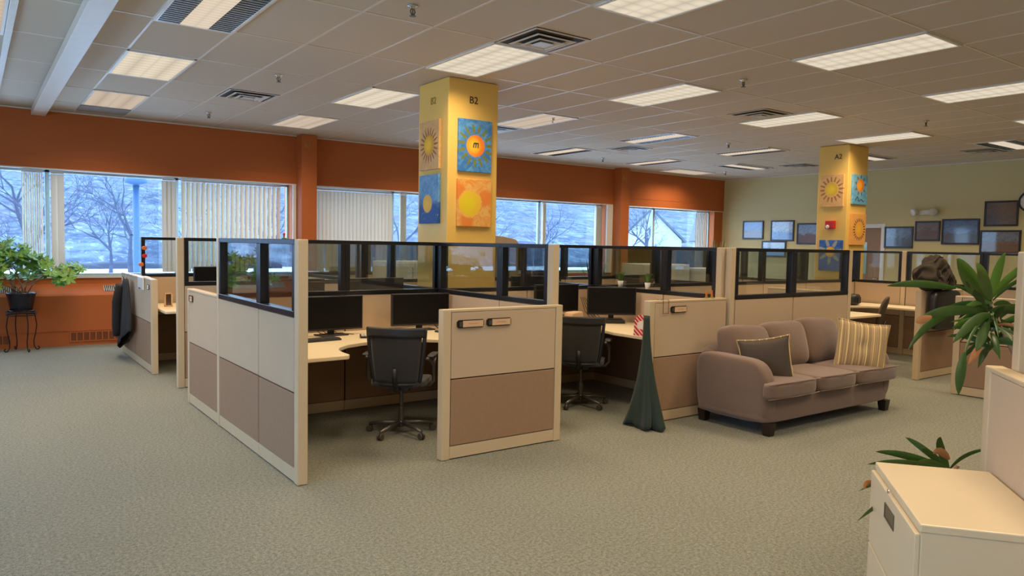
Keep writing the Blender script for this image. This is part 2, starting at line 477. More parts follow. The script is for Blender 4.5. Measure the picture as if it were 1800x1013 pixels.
# windows: aluminium frame and panes
mull = {0: [-1.9, .92, 2.665], 1: [6.46, 9.985], 2: [13.55]}
for i, (x0, x1) in enumerate(WINS):
    f = MB(); y0, y1 = 12.74, 12.80
    f.box(x0, x1, y0, y1, 1.015, 1.055); f.box(x0, x1, y0, y1, 2.52, 2.56)
    xs = [x0] + mull[i] + [x1]
    for x in xs: f.box(max(x0, x - .03), min(x1, x + .03), y0, y1, 1.0, 2.56)
    w = struct('window_%d' % (i + 1), f, M['alu'], bevel=.004)
    for a, c_ in zip(xs[:-1], xs[1:]):
        MB().box(a + .02, c_ - .02, 12.765, 12.775, 1.04, 2.54).build('pane', M['winglass'], w)

for i, (a, c_) in enumerate(LW):  # unseen left-wall windows, added to supply cool daylight to the partitions
    f = MB()
    for q in (a, (a + c_) / 2 - .02, c_ - .04): f.box(XL - .09, XL - .04, q, q + .04, .98, 2.56)
    f.box(XL - .09, XL - .04, a, c_, .98, 1.02).box(XL - .09, XL - .04, a, c_, 2.52, 2.56)
    w = struct('window_%d' % (i + 4), f, M['alu'])
    MB().box(XL - .07, XL - .06, a + .02, c_ - .02, 1.0, 2.54).build('pane', M['winglass'], w)

# door in the right wall
d = empty('door_1', (XR, 8.77, 0), 0, kind='structure')
f = MB(); f.box(-.02, .14, -.52, -.43, 0, 2.2); f.box(-.02, .14, .43, .52, 0, 2.2); f.box(-.02, .14, -.43, .43, 2.11, 2.2)
f.build('door_frame', M['white'], d, bevel=.006)
f = MB().box(.05, .09, -.43, .43, 0.005, 2.11); f.build('door_leaf', simple('door_brown', rgb(150, 118, 86), .5), d)
MB().box(.04, .05, -.1, .3, 1.1, 1.8).build('door_pane', simple('door_glass_teal', rgb(150, 190, 180), .1), d)
MB().tube([(.045, -.36, 1.0), (.0, -.36, 1.0), (.0, -.26, 1.0)], .012).build('door_handle', M['chrome'], d, smooth=True)

# ------------------------------------------------------------------ yellow structural columns
def column(n, x0, x1, y0, y1):
    return struct(n, MB().box(x0, x1, y0, y1, 0, CEIL), M['yellow'], bevel=.012)
column('trim_15', 4.18, 4.83, 6.95, 7.60); column('trim_16', 11.94, 12.55, 6.85, 7.40)

# ------------------------------------------------------------------ ceiling lights
LENS = emit_lens('lit_prismatic_lens', (1.0, .86, .66, 1), .86, 21.6, 25.0)
LENSD = emit_lens('lit_lens_dimmer', (1.0, .80, .62, 1), .68, 21.6, 25.0)
LENSB = emit_lens('lit_centre_strip', (1.0, .83, .64, 1), .86, 12, 44.0)
lamp_data = bpy.data.lights.new('troffer_lamp', 'AREA'); lamp_data.shape = 'RECTANGLE'; lamp_data.size = .56; lamp_data.size_y = 1.16
lamp_data.energy = 27; lamp_data.color = (1.0, .785, .53); lamp_data.spread = R(132)
def troffer(style, lens):
    t = empty('ceiling_light')
    f = MB(); hx, hy = .316, .62; z0, z1 = -.012, .004
    f.box(-hx, hx, -hy, -hy + .024, z0, z1); f.box(-hx, hx, hy - .024, hy, z0, z1)
    f.box(-hx, -hx + .024, -hy, hy, z0, z1); f.box(hx - .024, hx, -hy, hy, z0, z1)
    f.build('frame', M['white'], t)
    if style == 'lens':
        MB().box(-.292, .292, -.596, .596, -.007, -.001).build('lens', lens, t)
    else:
        MB().box(-.11, .11, -.596, .596, -.009, -.001).build('lens', LENSB, t)
        MB().box(-.292, .292, -.596, .596, -.0005, .003).build('reflector', M['louver'], t)
        for s_ in (-1, 1):
            v = MB()
            for k in range(21):
                y = -.58 + k * .058
                v.box(s_ * .29, s_ * .115, y - .003, y + .003, -.011, -.0005)
            v.box(s_ * .288, s_ * .292, -.595, .595, -.011, -.0005)
            v.build('louver', M['chrome'], t)
    l = bpy.data.objects.new('lamp', lamp_data); C.objects.link(l); l.parent = t; l.location = (0, 0, -.02)
    return t
protoA = troffer('lens', LENS); protoD = troffer('lens', LENSD); protoB = troffer('parabolic', None)
CX = [1.56, 4.105, 6.625, 9.155, 11.66]; RYS = [3.62, 6.15, 8.62, 11.02]
spots = [
 (1.56, 6.15, 0, 'B', 'grey louvred ceiling light with bright centre strip, cut by the top edge'),
 (1.56, 8.62, 0, 'A', 'lit ceiling light beside the dropped beam, second from the window wall'),
 (1.56, 11.02, 0, 'D', 'dim warm ceiling light nearest the orange wall beside the dropped beam'),
 (4.105, 3.62, 0, 'A', 'lit ceiling light cut by the top edge, in front of the near yellow pillar'),
 (4.105, 6.15, 0, 'A', 'lit ceiling light right above the near yellow pillar, next to the big air vent'),
 (4.105, 8.62, 0, 'A', 'lit ceiling light just left of the near yellow pillar'),
 (4.105, 11.02, 0, 'D', 'small dim ceiling light near the orange wall above the closed blinds'),
 (6.625, 3.62, 0, 'A', 'largest fully visible ceiling light, in the upper right of the photo'),
 (6.625, 6.15, 0, 'A', 'lit ceiling light in the middle of the ceiling between the two pillars'),
 (6.625, 8.62, 0, 'D', 'lit ceiling light touching the right side of the near yellow pillar'),
 (6.625, 11.02, 0, 'D', 'dim ceiling light touching the left side of the near yellow pillar by the orange wall'),
 (9.155, 3.62, 0, 'A', 'lit ceiling light cut by the right edge of the photo'),
 (9.155, 6.15, 0, 'A', 'lit ceiling light beside an air vent, in front of the far yellow pillar'),
 (9.155, 8.62, 0, 'B', 'narrow-strip louvred ceiling light above a small dark vent'),
 (9.155, 11.02, 0, 'B', 'narrow-strip louvred ceiling light close to the orange wall, just right of the near pillar'),
 (11.66, 6.15, 0, 'A', 'lit ceiling light right above the far yellow pillar'),
 (11.66, 8.62, 0, 'B', 'narrow-strip louvred ceiling light left of the far yellow pillar'),
 (11.66, 11.02, 0, 'B', 'narrow-strip louvred ceiling light above the second orange wall column'),
 (13.70, 11.85, PI / 2, 'D', 'warm crosswise ceiling light glowing on the orange wall in the far corner'),
 (13.68, 10.25, PI / 2, 'B', 'crosswise narrow ceiling light deep in the room above small framed pictures'),
 (13.80, 7.62, PI / 2, 'B', 'crosswise ceiling light half hidden behind the far yellow pillar'),
 (13.85, 5.18, PI / 2, 'B', 'crosswise ceiling light beside a vent at the far right edge'),
 (-.04, 7.52, 0, 'D', 'sliver of a ceiling light at the far upper left edge'),
]
used = set()
P = {'A': protoA, 'B': protoB, 'D': protoD}
def place_light(x, y, rz, st, lab, grp=None):
    p = P[st]
    if st in used: p = copy_tree(p)
    used.add(st)
    p.location = (x, y, CEIL); p.rotation_euler = (0, 0, rz)
    tag(p, lab, 'ceiling light', grp or 'recessed fluorescent ceiling lights')
for a in spots: place_light(*a)
for x, y in ((1.56, 3.62), (1.56, 1.15), (4.105, 1.15), (6.625, 1.15), (9.155, 1.15), (11.66, 3.62), (14.1, 2.2), (1.56, -1.3), (6.625, -1.3),):
    place_light(x, y, 0, 'A', 'recessed ceiling light behind or beside the viewpoint, outside the photo', 'ceiling lights outside the frame')

# air vents
def vent_proto():
    t = empty('ceiling_vent')
    MB().box(-.30, .30, -.30, .30, -.004, .003).build('backing', M['ventdark'], t)
    f = MB()
    for r, z in ((.30, -.008), (.215, -.022), (.14, -.034)):
        w = .022
        def sq(r0, za, r1, zb):
            vs = [(-r0, -r0, za), (r0, -r0, za), (r0, r0, za), (-r0, r0, za), (-r1, -r1, zb), (r1, -r1, zb), (r1, r1, zb), (-r1, r1, zb)]
            f.add(vs, [(0, 1, 5, 4), (1, 2, 6, 5), (2, 3, 7, 6), (3, 0, 4, 7)])
        sq(r, z + .004, r - w, z); sq(r - w, z, r - w - .03, z + .018)
    f.box(-.07, .07, -.07, .07, -.036, -.03)
    f.build('louvre', M['vent'], t, solid=.002)
    return t
vp = vent_proto()
for i, (x, y, lab) in enumerate([
    (4.095, 5.23, 'large square ceiling air vent above the near yellow pillar'),
    (8.50, 6.15, 'square ceiling air vent touching the light in front of the far pillar'),
    (2.83, 9.53, 'square ceiling air vent in the left part of the ceiling'),
    (6.63, 9.6, 'square ceiling air vent touching the right side of the near pillar'),
    (9.78, 9.85, 'small dark ceiling vent just under the narrow louvred light in the middle'),
    (14.3, 9.3, 'thin dark ceiling vent left of the far yellow pillar'),
    (14.4, 5.75, 'dark ceiling vent at the far right edge')]):
    o = vp if i == 0 else copy_tree(vp)
    o.location = (x, y, CEIL); tag(o, lab, 'vent', 'ceiling air vents')

tag(MB().box(-.31, .31, -.27, .27, -.012, .004).build('ceiling_panel', simple('grey_panel', rgb(140, 134, 124), .6), None, loc=(1.56, 11.98, CEIL), bevel=.003), 'flat grey ceiling panel next to the orange wall by the dropped beam', 'ceiling panel')
# sprinklers
def sprinkler():
    t = empty('fire_sprinkler')
    MB().lathe([(.034, 0), (.034, -.004), (.016, -.008), (.016, -.02)], 16).build('escutcheon', M['chrome'], t, smooth=True)
    s = MB().tube([(-.011, 0, -.02), (-.016, 0, -.035), (-.005, 0, -.058)], .004, 6).tube([(.011, 0, -.02), (.016, 0, -.035), (.005, 0, -.058)], .004, 6)
    s.tube([(0, 0, -.02), (0, 0, -.055)], .004, 6); s.build('yoke', M['chairmetal'], t)
    MB().lathe([(.004, -.056), (.02, -.06), (.02, -.063), (.004, -.064)], 12).build('deflector', M['chairmetal'], t)
    return t
sp = sprinkler()
for i, (x, y, lab) in enumerate([
    (2.742, 5.1, 'ceiling sprinkler head at the top edge of the photo'),
    (2.742, 8.126, 'ceiling sprinkler head left of the near pillar, nearer of two'),
    (2.772, 11.17, 'ceiling sprinkler head close to the orange wall on the left'),
    (6.64, 8.2, 'ceiling sprinkler head just right of the near pillar'),
    (6.65, 5.03, 'large ceiling sprinkler head right of centre between two bright lights'),
    (10.46, 8.17, 'ceiling sprinkler head in the middle distance left of the far pillar'),
    (10.42, 11.24, 'ceiling sprinkler head near the orange wall in the far middle'),
    (10.54, 4.97, 'ceiling sprinkler head right of the far pillar'),
    (14.26, 11.2, 'smallest ceiling sprinkler head in the far corner')]):
    o = sp if i == 0 else copy_tree(sp)
    o.location = (x, y, CEIL); o.scale = (1.25, 1.25, 1.25); tag(o, lab, 'sprinkler', 'ceiling sprinkler heads')

# ------------------------------------------------------------------ partitions
T = .035                     # half thickness
def partition(p0, p1, label, glass=True, post0=False, post1=False, h=1.61, group=None, low=1.10):
    p0 = Vector(p0 + (0,)); p1 = Vector(p1 + (0,)); d = p1 - p0; L = d.length
    c = (p0 + p1) / 2; rz = math.atan2(d.y, d.x)
    t = empty('cubicle_partition', c, rz, label, 'partition', group or ('glazed cubicle partitions' if glass else 'low cubicle partitions'))
    a, b_ = -L / 2, L / 2
    a2 = a + (.07 if post0 else 0); b2 = b_ - (.07 if post1 else 0)
    MB().box(a2 + .002, b2 - .002, -.022, .022, .02, low - .004).build('core', M['seam'], t)
    g_ = .005
    MB().box(a2 + g_, b2 - g_, -T + .001, T - .001, .605, low - .004).build('upper_panel', M['fabric_hi'], t, bevel=.004)
    MB().box(a2 + g_, b2 - g_, -T + .001, T - .001, .105, .597).build('lower_panel', M['fabric_lo'], t, bevel=.004)
    MB().box(a2 + .001, b2 - .001, -T + .004, T - .004, .008, .10).build('base_rail', M['trim'], t, bevel=.003)
    hp = h if glass else low + .018
    if post0: MB().box(a, a2, -T, T, 0.002, hp).build('end_post', M['trim'], t, bevel=.006)
    if post1: MB().box(b2, b_, -T, T, 0.002, hp).build('end_post', M['trim'], t, bevel=.006)
    if glass:
        f = MB(); z0 = low; z1 = h; w = .045
        f.box(a2, b2, -T - .004, T + .004, z0, z0 + .04)
        f.box(a2, b2, -T - .002, T + .002, z1 - .035, z1)
        f.box(a2, a2 + w, -T, T, z0 + .04, z1 - .035); f.box(b2 - w, b2, -T, T, z0 + .04, z1 - .035)
        wf = f.build('window_frame', M['black'], t, bevel=.003)
        MB().box(a2 + w - .004, b2 - w + .004, -.003, .003, z0 + .035, z1 - .03).build('glass_pane', M['glass'], wf)
    else:
        MB().box(a2 - .0, b2 + .0, -T - .001, T + .001, low - .003, low + .018).build('top_cap', M['trim'], t, bevel=.004)
    return t
X0, X1, X2, X3 = 1.73, 3.875, 6.02, 8.17
YA, YS, YR, YQ = 4.665, 6.575, 8.47, 10.5
# near left wall
partition((X0, 4.655), (X0, 5.47), 'narrow glazed partition ending in the tall post nearest the camera on the left', post0=True)
partition((X0, 5.47), (X0, 6.54), 'glazed partition left of the tall near post, with a leafy plant seen through its glass')
partition((X0, 6.61), (X0, 7.68), 'low partition with a name tag, left of the near glazed wall', glass=False, post1=True)
MB_post = lambda x, y, lab, h=1.61: tag(MB().box(x - T, x + T, y - T, y + T, 0.002, h).build('partition_post', M['trim'], None, bevel=.006), lab, 'post')
MB_post(X0, YS, 'slim beige corner post between the near glazed wall and the low partition')
# middle spine
xs = [X0 + .035] + [X0 + .035 + 1.0725 * k for k in range(1, 10)]
mid = ['behind the left monitor of the first desk', 'behind the right monitor of the first desk', 'behind the near yellow pillar side of the second desk',
       'behind the two monitors of the second desk', 'in the third cubicle, leftmost, seen through the glass above the sofa', 'second seen through the glass above the sofa',
       'third seen through the glass above the sofa', 'left of the far yellow pillar behind the grey chair', 'in front of the foot of the far yellow pillar']
for k in range(9):
    partition((xs[k] + .001, YS), (xs[k + 1] - .001, YS), 'glazed partition in the middle row, ' + mid[k])
XE = xs[9]
# cross walls, first row
partition((X1, 4.705), (X1, 5.46), 'narrow glazed partition ending in the tall post behind the tagged low panel in the centre', post0=True)
partition((X1, 5.46), (X1, 6.535), 'glazed partition right of the first desk with the yellow pillar seen through it')
partition((X2, 4.705), (X2, 5.46), 'narrow glazed partition with two orange clips before it, beside the tall post left of the sofa', post0=True)
partition((X2, 5.46), (X2, 6.535), 'glazed partition right of the second desk with a small potted grass on its rail')
partition((2.765, YA), (3.895, YA), 'low partition with two name tags in the centre foreground', glass=False, post0=True, post1=True)
partition((4.905, YA), (5.985, YA), 'low partition with one name tag beside the green cloth', glass=False, post0=True)
MB_post(X2 + .05, YA - .002, 'beige corner post just left of the glass above the sofa')
partition((X2 + .095, YA), (7.10, YA), 'glazed partition behind the left half of the sofa')
partition((7.103, YA), (8.17, YA), 'glazed partition behind the right half of the sofa', post1=False)
MB_post(8.21, YA, 'beige post at the right end of the glass behind the sofa', 1.61)
partition((8.30, 4.70), (8.30, 5.77), 'low partition seen edge-on right behind the sofa with a wire hook', glass=False)
# far right group
partition((XE - .0 + .34, 6.535), (XE + .34, 5.72), 'glazed partition behind the grey chair desk, left of the brown bag', post1=True)
partition((XE + .34, 5.71), (XE + .34, 4.64), 'glazed partition behind the brown bag and the tall leafy plant')
partition((XE + .34, 4.63), (XE + .34, 3.56), 'glazed partition cut by the right edge behind the tall leafy plant')
partition((XE + .003, YS), (XE + .36, YS), 'short glazed partition joining the middle row to the wall behind the grey chair desk')
partition((9.53, 4.48), (10.69, 4.48), 'low partition right of the sofa with the brown bag on top', glass=False, post0=True)
partition((9.02, 3.82), (9.02, 2.70), 'low partition behind the hanging leaves of the tall plant', glass=False, post0=True)
# second and third rows
for k in range(8):
    partition((xs[k] + .001, YR), (xs[k + 1] - .001, YR), ['glazed partition behind the low tagged panel, left end of the second row', 'second from the left in the second row of glazed partitions',
        'third in the second row of glazed partitions, behind the yellow pillar', 'fourth in the second row of glazed partitions, right of the yellow pillar', 'fifth in the second row of glazed partitions, behind the white cabinets',
        'sixth in the second row of glazed partitions, behind the white cabinets', 'seventh in the second row of glazed partitions, behind the sofa', 'right end of the second row of glazed partitions'][k], post0=(k == 0))
for x, nm in ((X1, 'left of the yellow pillar'), (X2, 'right of the yellow pillar'), (X3, 'in line with the right end of the sofa'), (10.31, 'left of the far yellow pillar')):
    partition((x, YS + .04), (x, 7.65), 'glazed cross partition in the second row of cubicles, nearer one ' + nm)
    partition((x, 7.655), (x, YR - .04), 'glazed cross partition in the second row of cubicles, farther one ' + nm)
for k in range(5):
    partition((xs[k] + .001, YQ), (xs[k + 1] - .001, YQ), 'glazed partition by the windows, %s of the farthest row' % ['leftmost, above the low panel with the coat', 'second', 'third', 'fourth', 'rightmost'][k])
for x, nm in ((X1, 'left of the yellow pillar'), (X2, 'right of the yellow pillar')):
    partition((x, YR + .04), (x, YQ - .04), 'glazed cross partition between the two farthest rows, ' + nm)
partition((X0, 9.44), (X0, 10.515), 'low partition near the windows with a tag and wire file holder', glass=False, post0=True)
partition((X0, 10.52), (X0, 11.55), 'low partition nearest the windows with the dark coat on it', glass=False)

# near workstation at the right edge (turned)
D = Vector((-.786, -.618, 0)); N1 = Vector((-.618, .786, 0))
Acor = Vector((3.157, 1.626, 0)); Cc = Acor - .43 * N1
pa = Cc - .15 * D - .045 * N1
T_ = .035
partition(tuple((pa)[:2]), tuple((pa + 1.1 * D)[:2]), 'low partition cut by the right edge behind the cream file cabinet', glass=False, post0=True)
pb = pa + .105 * D - .04 * N1
partition(tuple(pb[:2]), tuple((pb - 1.08 * N1)[:2]), 'glazed partition with a pale post at the right edge, beside the leafy plant', post0=True)

# ------------------------------------------------------------------ lateral file cabinet
rz = math.atan2(D.y, D.x)
cab = empty('file_cabinet', Acor + .38 * D - .215 * N1, rz, 'cream steel lateral file cabinet in the lower right corner', 'file cabinet')
# local x along D, local y: N1 side is drawers (local -y for this rotation)
sgn = 1 if (Matrix.Rotation(rz, 3, 'Z') @ Vector((0, 1, 0))).dot(N1) > 0 else -1
w2, dp, hh = .38, .215, .69
MB().box(-w2, w2, -dp, dp * 1, 0.0, hh - .022).xf(Matrix.Scale(1, 4)).build('body', M['cabinet'], cab, bevel=.004)
MB().box(-w2 - .002, w2 + .002, -dp - .003, dp + .02 if sgn > 0 else dp + .003, hh - .03, hh).build('top', M['cabinet'], cab, bevel=.005)
for k, (z0, z1) in enumerate(((.345, .655), (.03, .338))):
    dr = MB().box(-w2 + .003, w2 - .003, sgn * dp, sgn * (dp + .018), z0, z1).build('drawer', M['cabinet'], cab, bevel=.004)
    f = MB(); y0, y1 = sgn * (dp + .012), sgn * (dp + .022); zc = z1 - .075; hw = .075; hz = .024
    f.box(-hw, hw, y0, y1, zc + hz, zc + hz + .006); f.box(-hw, hw, y0, y1, zc - hz - .006, zc - hz)
    f.box(-hw - .006, -hw, y0, y1, zc - hz - .006, zc + hz + .006); f.box(hw, hw + .006, y0, y1, zc - hz - .006, zc + hz + .006)
    f.box(-hw, hw, y0, sgn * (dp + .0195), zc - hz, zc + hz)
    f.build('handle', simple('steel_handle', rgb(120, 108, 94), .3, metal=.8), dr, bevel=.002)
MB().lathe([(.009, 0), (.009, .006), (.006, .008)], 16, (0, 0, 0), 'y').build('lock', M['chrome'], cab, loc=(-.02, sgn * (dp + .018), .672), rot=(0, 0, 0 if sgn > 0 else PI))

# ------------------------------------------------------------------ name tags, hooks
def tag_holder(loc, rz, label, w=.17, paper='papertan'):
    t = empty('name_tag', loc, rz, label, 'name tag', 'name tags on low partitions')
    o = MB(); hw, hz = w / 2, .03
    poly = [(-hw, -.6 * hz), (-hw + .015, -hz), (hw - .01, -hz), (hw, -.6 * hz), (hw, .6 * hz), (hw - .01, hz), (-hw + .015, hz), (-hw, .6 * hz)]
    o.prism(poly, -.001, -.010, 'xz'); o.build('holder', simple('bronze_holder', rgb(52, 44, 38), .25, metal=.5), t)
    MB().box(-hw + .048, hw - .008, -.013, -.0095, -hz * .78, hz * .78).build('paper_label', M[paper], t)
    MB().box(-hw + .016, -hw + .042, -.013, -.0095, -hz * .6, hz * .6).build('clip', M['louver'], t)
    # illegible printed line on the label
    l = MB()
    for k in range(6): l.box(-.02 + k * .014, -.011 + k * .014, -.0135, -.0128, -.003, .004)
    l.build('lettering', simple('label_print', rgb(190, 130, 90), .6), t)
    return t
yf = YA - T
tag_holder((2.998, yf - .0, 1.008), 0, 'left name tag on the low panel in the centre', .235)
tag_holder((3.255, yf - .0, 1.010), 0, 'right name tag on the low panel in the centre', .225)
tag_holder((5.285, yf - .0, 1.032), 0, 'name tag on the low panel beside the green cloth', .215)
tag_holder((X0 - T, 7.50, 1.03), -PI / 2, 'small name tag on the low panel left of the near glazed wall', .14)
tag_holder((X0 - T, 9.62, 1.02), -PI / 2, 'small name tag on the low panel near the windows', .13, 'paper')
tag_holder((X0 - T, 11.42, 1.03), -PI / 2, 'small name tag above the dark coat by the windows', .12, 'paper')
def wire_hook(loc, rz, label, w=.07, h=.10):
    t = empty('wire_hook', loc, rz)
    tag(t, label, 'hook', 'wire hooks over low partitions')
    m = MB()
    for s in (-1, 1): m.tube([(s * w / 2, .078, -.03), (s * w / 2, .078, .023), (s * w / 2, -.005, .023), (s * w / 2, -.005, -h)], .0022, 6)
    m.tube([(-w / 2, -.005, -h), (w / 2, -.005, -h)], .0022, 6)
    m.build('wire', M['iron'], t)
wire_hook((5.11, yf - .002, 1.10), 0, 'square wire hook over the low panel beside the green cloth')
wire_hook((8.30 + T + .0, 4.80, 1.10), PI / 2, 'wire hook over the edge-on low panel right behind the sofa')
# wire file holder with white folders on the far left low panel
t = empty('file_holder', (X0 - T, 10.02, 1.10), -PI / 2, 'white hanging file pocket over the low panel near the windows', 'file holder')
MB().box(-.17, .17, -.022, -.004, -.13, .02).build('pocket', M['white'], t, bevel=.003)
MB().box(-.17, .17, -.006, .075, .0195, .024).build('bracket', M['white'], t)
MB().box(-.10, .02, -.026, -.022, -.125, -.11).build('slot', M['ink'], t)

# orange clips standing on the low panel
for k, (x, lb) in enumerate(((5.72, 'left'), (5.80, 'right'))):
    t = empty('butterfly_clip', (x, YA, 1.118), .2, lb + ' one of two small orange clips standing on the low panel top', 'clip', 'orange clips on the low panel')
    MB().box(-.026, .026, -.02, .02, 0, .008).build('base', M['greenclip'], t, bevel=.003)
    m = MB()
    m.add([(-.02, 0, .008), (-.006, 0, .008), (0.002, 0, .075), (-.008, .0, .078)], [(0, 1, 2, 3)])
    m.add([(.02, 0, .008), (.006, 0, .008), (-.002, 0, .075), (.008, 0, .078)], [(0, 1, 2, 3)])
    m.build('wings', M['orangeclip'], t, solid=.006)

# ------------------------------------------------------------------ worktops
def worktop(poly, z, label, loc=(0, 0, 0), legs=(), th=.032):
    t = empty('worktop', loc, 0, label, 'desk')
    MB().prism(poly, z - th, z).build('top', M['worktop'], t, bevel=.006)
    for (x, y) in legs:
        m = MB().box(x - .02, x + .02, y - .02, y + .02, 0.002, z - th); m.build('leg', M['plastic'], t)
    return t
def arc(c, r, a0, a1, n):
    return [(c[0] + r * math.cos(R(a0 + (a1 - a0) * k / n)), c[1] + r * math.sin(R(a0 + (a1 - a0) * k / n))) for k in range(n + 1)]
poly = [(1.768, 5.10), (2.25, 5.12)] + [(2.275, 5.16), (2.28, 5.30), (2.30, 5.42), (2.36, 5.54), (2.48, 5.66), (2.66, 5.74), (2.9, 5.78), (3.15, 5.74), (3.30, 5.60), (3.34, 5.44), (3.36, 5.15), (3.838, 5.13), (3.838, 6.535), (1.768, 6.535)]
worktop(poly, .76, 'cream curved corner worktop of the first desk', legs=((1.82, 5.2), (3.79, 5.2)))
poly2 = [(3.912, 5.15), (4.25, 5.12), (4.30, 5.4), (4.45, 5.65), (4.75, 5.80), (5.05, 5.74), (5.15, 5.5), (5.09, 5.28), (5.09, 4.88), (5.2, 4.80), (5.984, 4.80), (5.984, 6.535), (3.912, 6.535)]
worktop(poly2, .76, 'cream curved corner worktop of the second desk, beside the green cloth', legs=((3.97, 5.2), (5.93, 4.86)))
# gusset brackets under the desks and privacy boards
for x, lb in ((3.4, 'first'), (5.5, 'second')):
    pass
worktop([(8.34, 5.24), (10.12, 5.24), (10.20, 5.32), (10.20, 5.72), (8.34, 5.72)], .735, 'small cream worktop left of the grey chair', legs=((8.45, 5.35), (10.1, 5.7)))
worktop([(8.34, 6.02), (10.75, 6.02), (11.0, 5.90), (11.15, 5.7), (11.15, 4.95), (11.68, 4.95), (11.68, 6.53), (8.34, 6.53)], .77, 'cream corner worktop right of the grey chair, under the glass', legs=((11.2, 5.02), (8.5, 6.45)))
worktop([(1.80, 9.20), (2.35, 9.20), (2.45, 9.75), (3.8, 9.85), (3.8, 10.46), (1.80, 10.46)], .76, 'cream worktop with a framed picture behind the low panel near the windows', legs=((2.3, 9.3), (3.7, 10.3)))
for xa, xb, n in ((1.77, 3.83, 'first'), (4.9, 5.98, 'second'), (6.06, 8.13, 'third')):
    worktop([(xa, 6.615), (xb, 6.615), (xb, 7.2), (xa, 7.2)], .76, 'worktop in the second row of cubicles, %s from the left' % n, legs=((xa + .06, 7.1), (xb - .06, 7.1)))
for xa, xb, n in ((3.92, 5.98, 'left'), (6.06, 8.13, 'right')):
    worktop([(xa, 7.85), (xb, 7.85), (xb, 8.43), (xa, 8.43)], .76, 'worktop below the second row of glass, %s one' % n, legs=((xa + .06, 7.92), (xb - .06, 7.92)))
# desk divider bracket plates visible under the far-left worktop
t = empty('desk_bracket', (2.1, 10.0, 0), 0, 'black bracket panel under the worktop near the windows', 'bracket')
MB().prism([(0, .72), (1.2, .72), (1.2, .62), (.5, .2), (.35, .2), (0, .55)], -.01, .01, 'xz').build('plate', M['plastic'], t)

# ------------------------------------------------------------------ monitors and desk things
def monitor_proto(w=.55, h=.33):
    t = empty('monitor')
    b = MB().box(-w / 2, w / 2, -.018, .018, -h / 2, h / 2); b.build('housing', M['plastic'], t, loc=(0, 0, .05 + h / 2), bevel=.006)
    MB().box(-w / 2 + .012, w / 2 - .012, -.0195, -.0165, .05 + .02, .05 + h - .012).build('screen', M['screen'], t)
    s = MB().box(-.03, .03, .018, .035, .008, .22); s.box(-.05, .05, .016, .03, .14, .26)
    s.build('stand', M['plastic'], t, bevel=.004)
    MB().prism([(-.12, -.07), (.12, -.07), (.13, .08), (-.13, .08)], 0, .012).build('foot', M['plastic'], t, bevel=.004)
    return t
mp = monitor_proto()
mons = [
 (2.60, 6.28, .76, .07, 1.08, 'left monitor on the first desk'),
 (3.505, 6.30, .76, -.07, 1.10, 'right monitor on the first desk'),
 (5.70, 5.95, .80, -.60, .98, 'right monitor on the second desk'),
 (5.22, 6.32, .82, 0, 1.12, 'left monitor on the second desk, partly hidden by the tall post'),
 (2.45, 6.86, .86, PI, 1.12, 'monitor seen from behind through the glass above the first desk, left'),
 (3.30, 6.86, .86, PI, 1.12, 'monitor seen from behind through the glass above the first desk, right'),
 (5.30, 6.86, .86, PI, 1.12, 'monitor seen from behind through the glass above the second desk'),
 (7.0, 6.86, .86, PI, 1.12, 'dark monitor back low in the left pane above the sofa'),
 (4.9, 8.2, .86, 0, 1.1, 'dark monitor in the second row beyond the pillar, left'),
 (6.55, 8.15, .86, .2, 1.1, 'dark monitor in the second row beyond the pillar, right'),
 (2.6, 10.2, .86, .1, 1.0, 'dark monitor on the worktop near the windows, left'),
 (3.3, 10.2, .86, -.1, 1.0, 'dark monitor on the worktop near the windows, right'),
]
for i, (x, y, z, r_, s_, lb) in enumerate(mons):
    o = mp if i == 0 else copy_tree(mp)
    o.location = (x, y, z + .001); o.rotation_euler = (0, 0, r_); o.scale = (s_, 1, .93 if i < 4 else 1.0); tag(o, lb, 'monitor', 'computer monitors')
    if z > .77:      # riser box under the monitors that stand higher
        b = MB().box(-.14, .14, -.09, .09, 0, z - .762).build('monitor_riser', M['plastic'], None, loc=(x, y, .761), rot=(0, 0, r_), bevel=.004)
        tag(b, 'low black riser under the ' + ' '.join(lb.split()[:9]), 'riser', 'monitor risers')
def keyboard(x, y, z, rz, label, name='keyboard', w=.36, d_=.13):
    t = empty(name, (x, y, z), rz, label, name)
    MB().box(-w / 2, w / 2, -d_ / 2, d_ / 2, 0, .016).build('base', M['plastic'], t, bevel=.004)
    k = MB(); nx = int(w / .026); ny = int(d_ / .026)
    for i in range(nx):
        for j in range(ny):
            x0 = -w / 2 + .008 + i * (w - .016) / nx; y0 = -d_ / 2 + .008 + j * (d_ - .016) / ny
            k.box(x0 + .002, x0 + (w - .016) / nx - .002, y0 + .002, y0 + (d_ - .016) / ny - .002, .016, .022)
    k.build('keys', M['keycap'] if name == 'desk_phone' else simple('dark_keys', (.05, .05, .05, 1), .5), t)
keyboard(2.36, 5.98, .761, .15, 'black keyboard below the left monitor of the first desk')
keyboard(2.86, 6.02, .761, -.4, 'pale keypad phone at the left edge of the office chair on the first desk', 'desk_phone', .20, .19)
keyboard(3.64, 6.02, .761, .3, 'pale keypad phone under the right monitor of the first desk', 'desk_phone', .17, .17)
keyboard(5.35, 5.95, .761, -.3, 'black keyboard below the monitors of the second desk')
def cable_bundle(x, y, label, rzs=0):
    t = empty('monitor_cables', (x, y, .76), rzs, label, 'cables')
    m = MB()
    for k in range(4):
        x1 = .06 + .05 * k
        m.tube([(.02 * k, .02, .26), (.05 + .04 * k, 0, .10), (x1 + .06, -.02, .02), (x1 + .14, -.03, .008), (x1 + .20, -.09, .006)], .0035, 6)
    m.build('cable', M['cable'], t, smooth=True)
cable_bundle(2.38, 6.33, 'black cables hanging under the left monitor of the first desk')
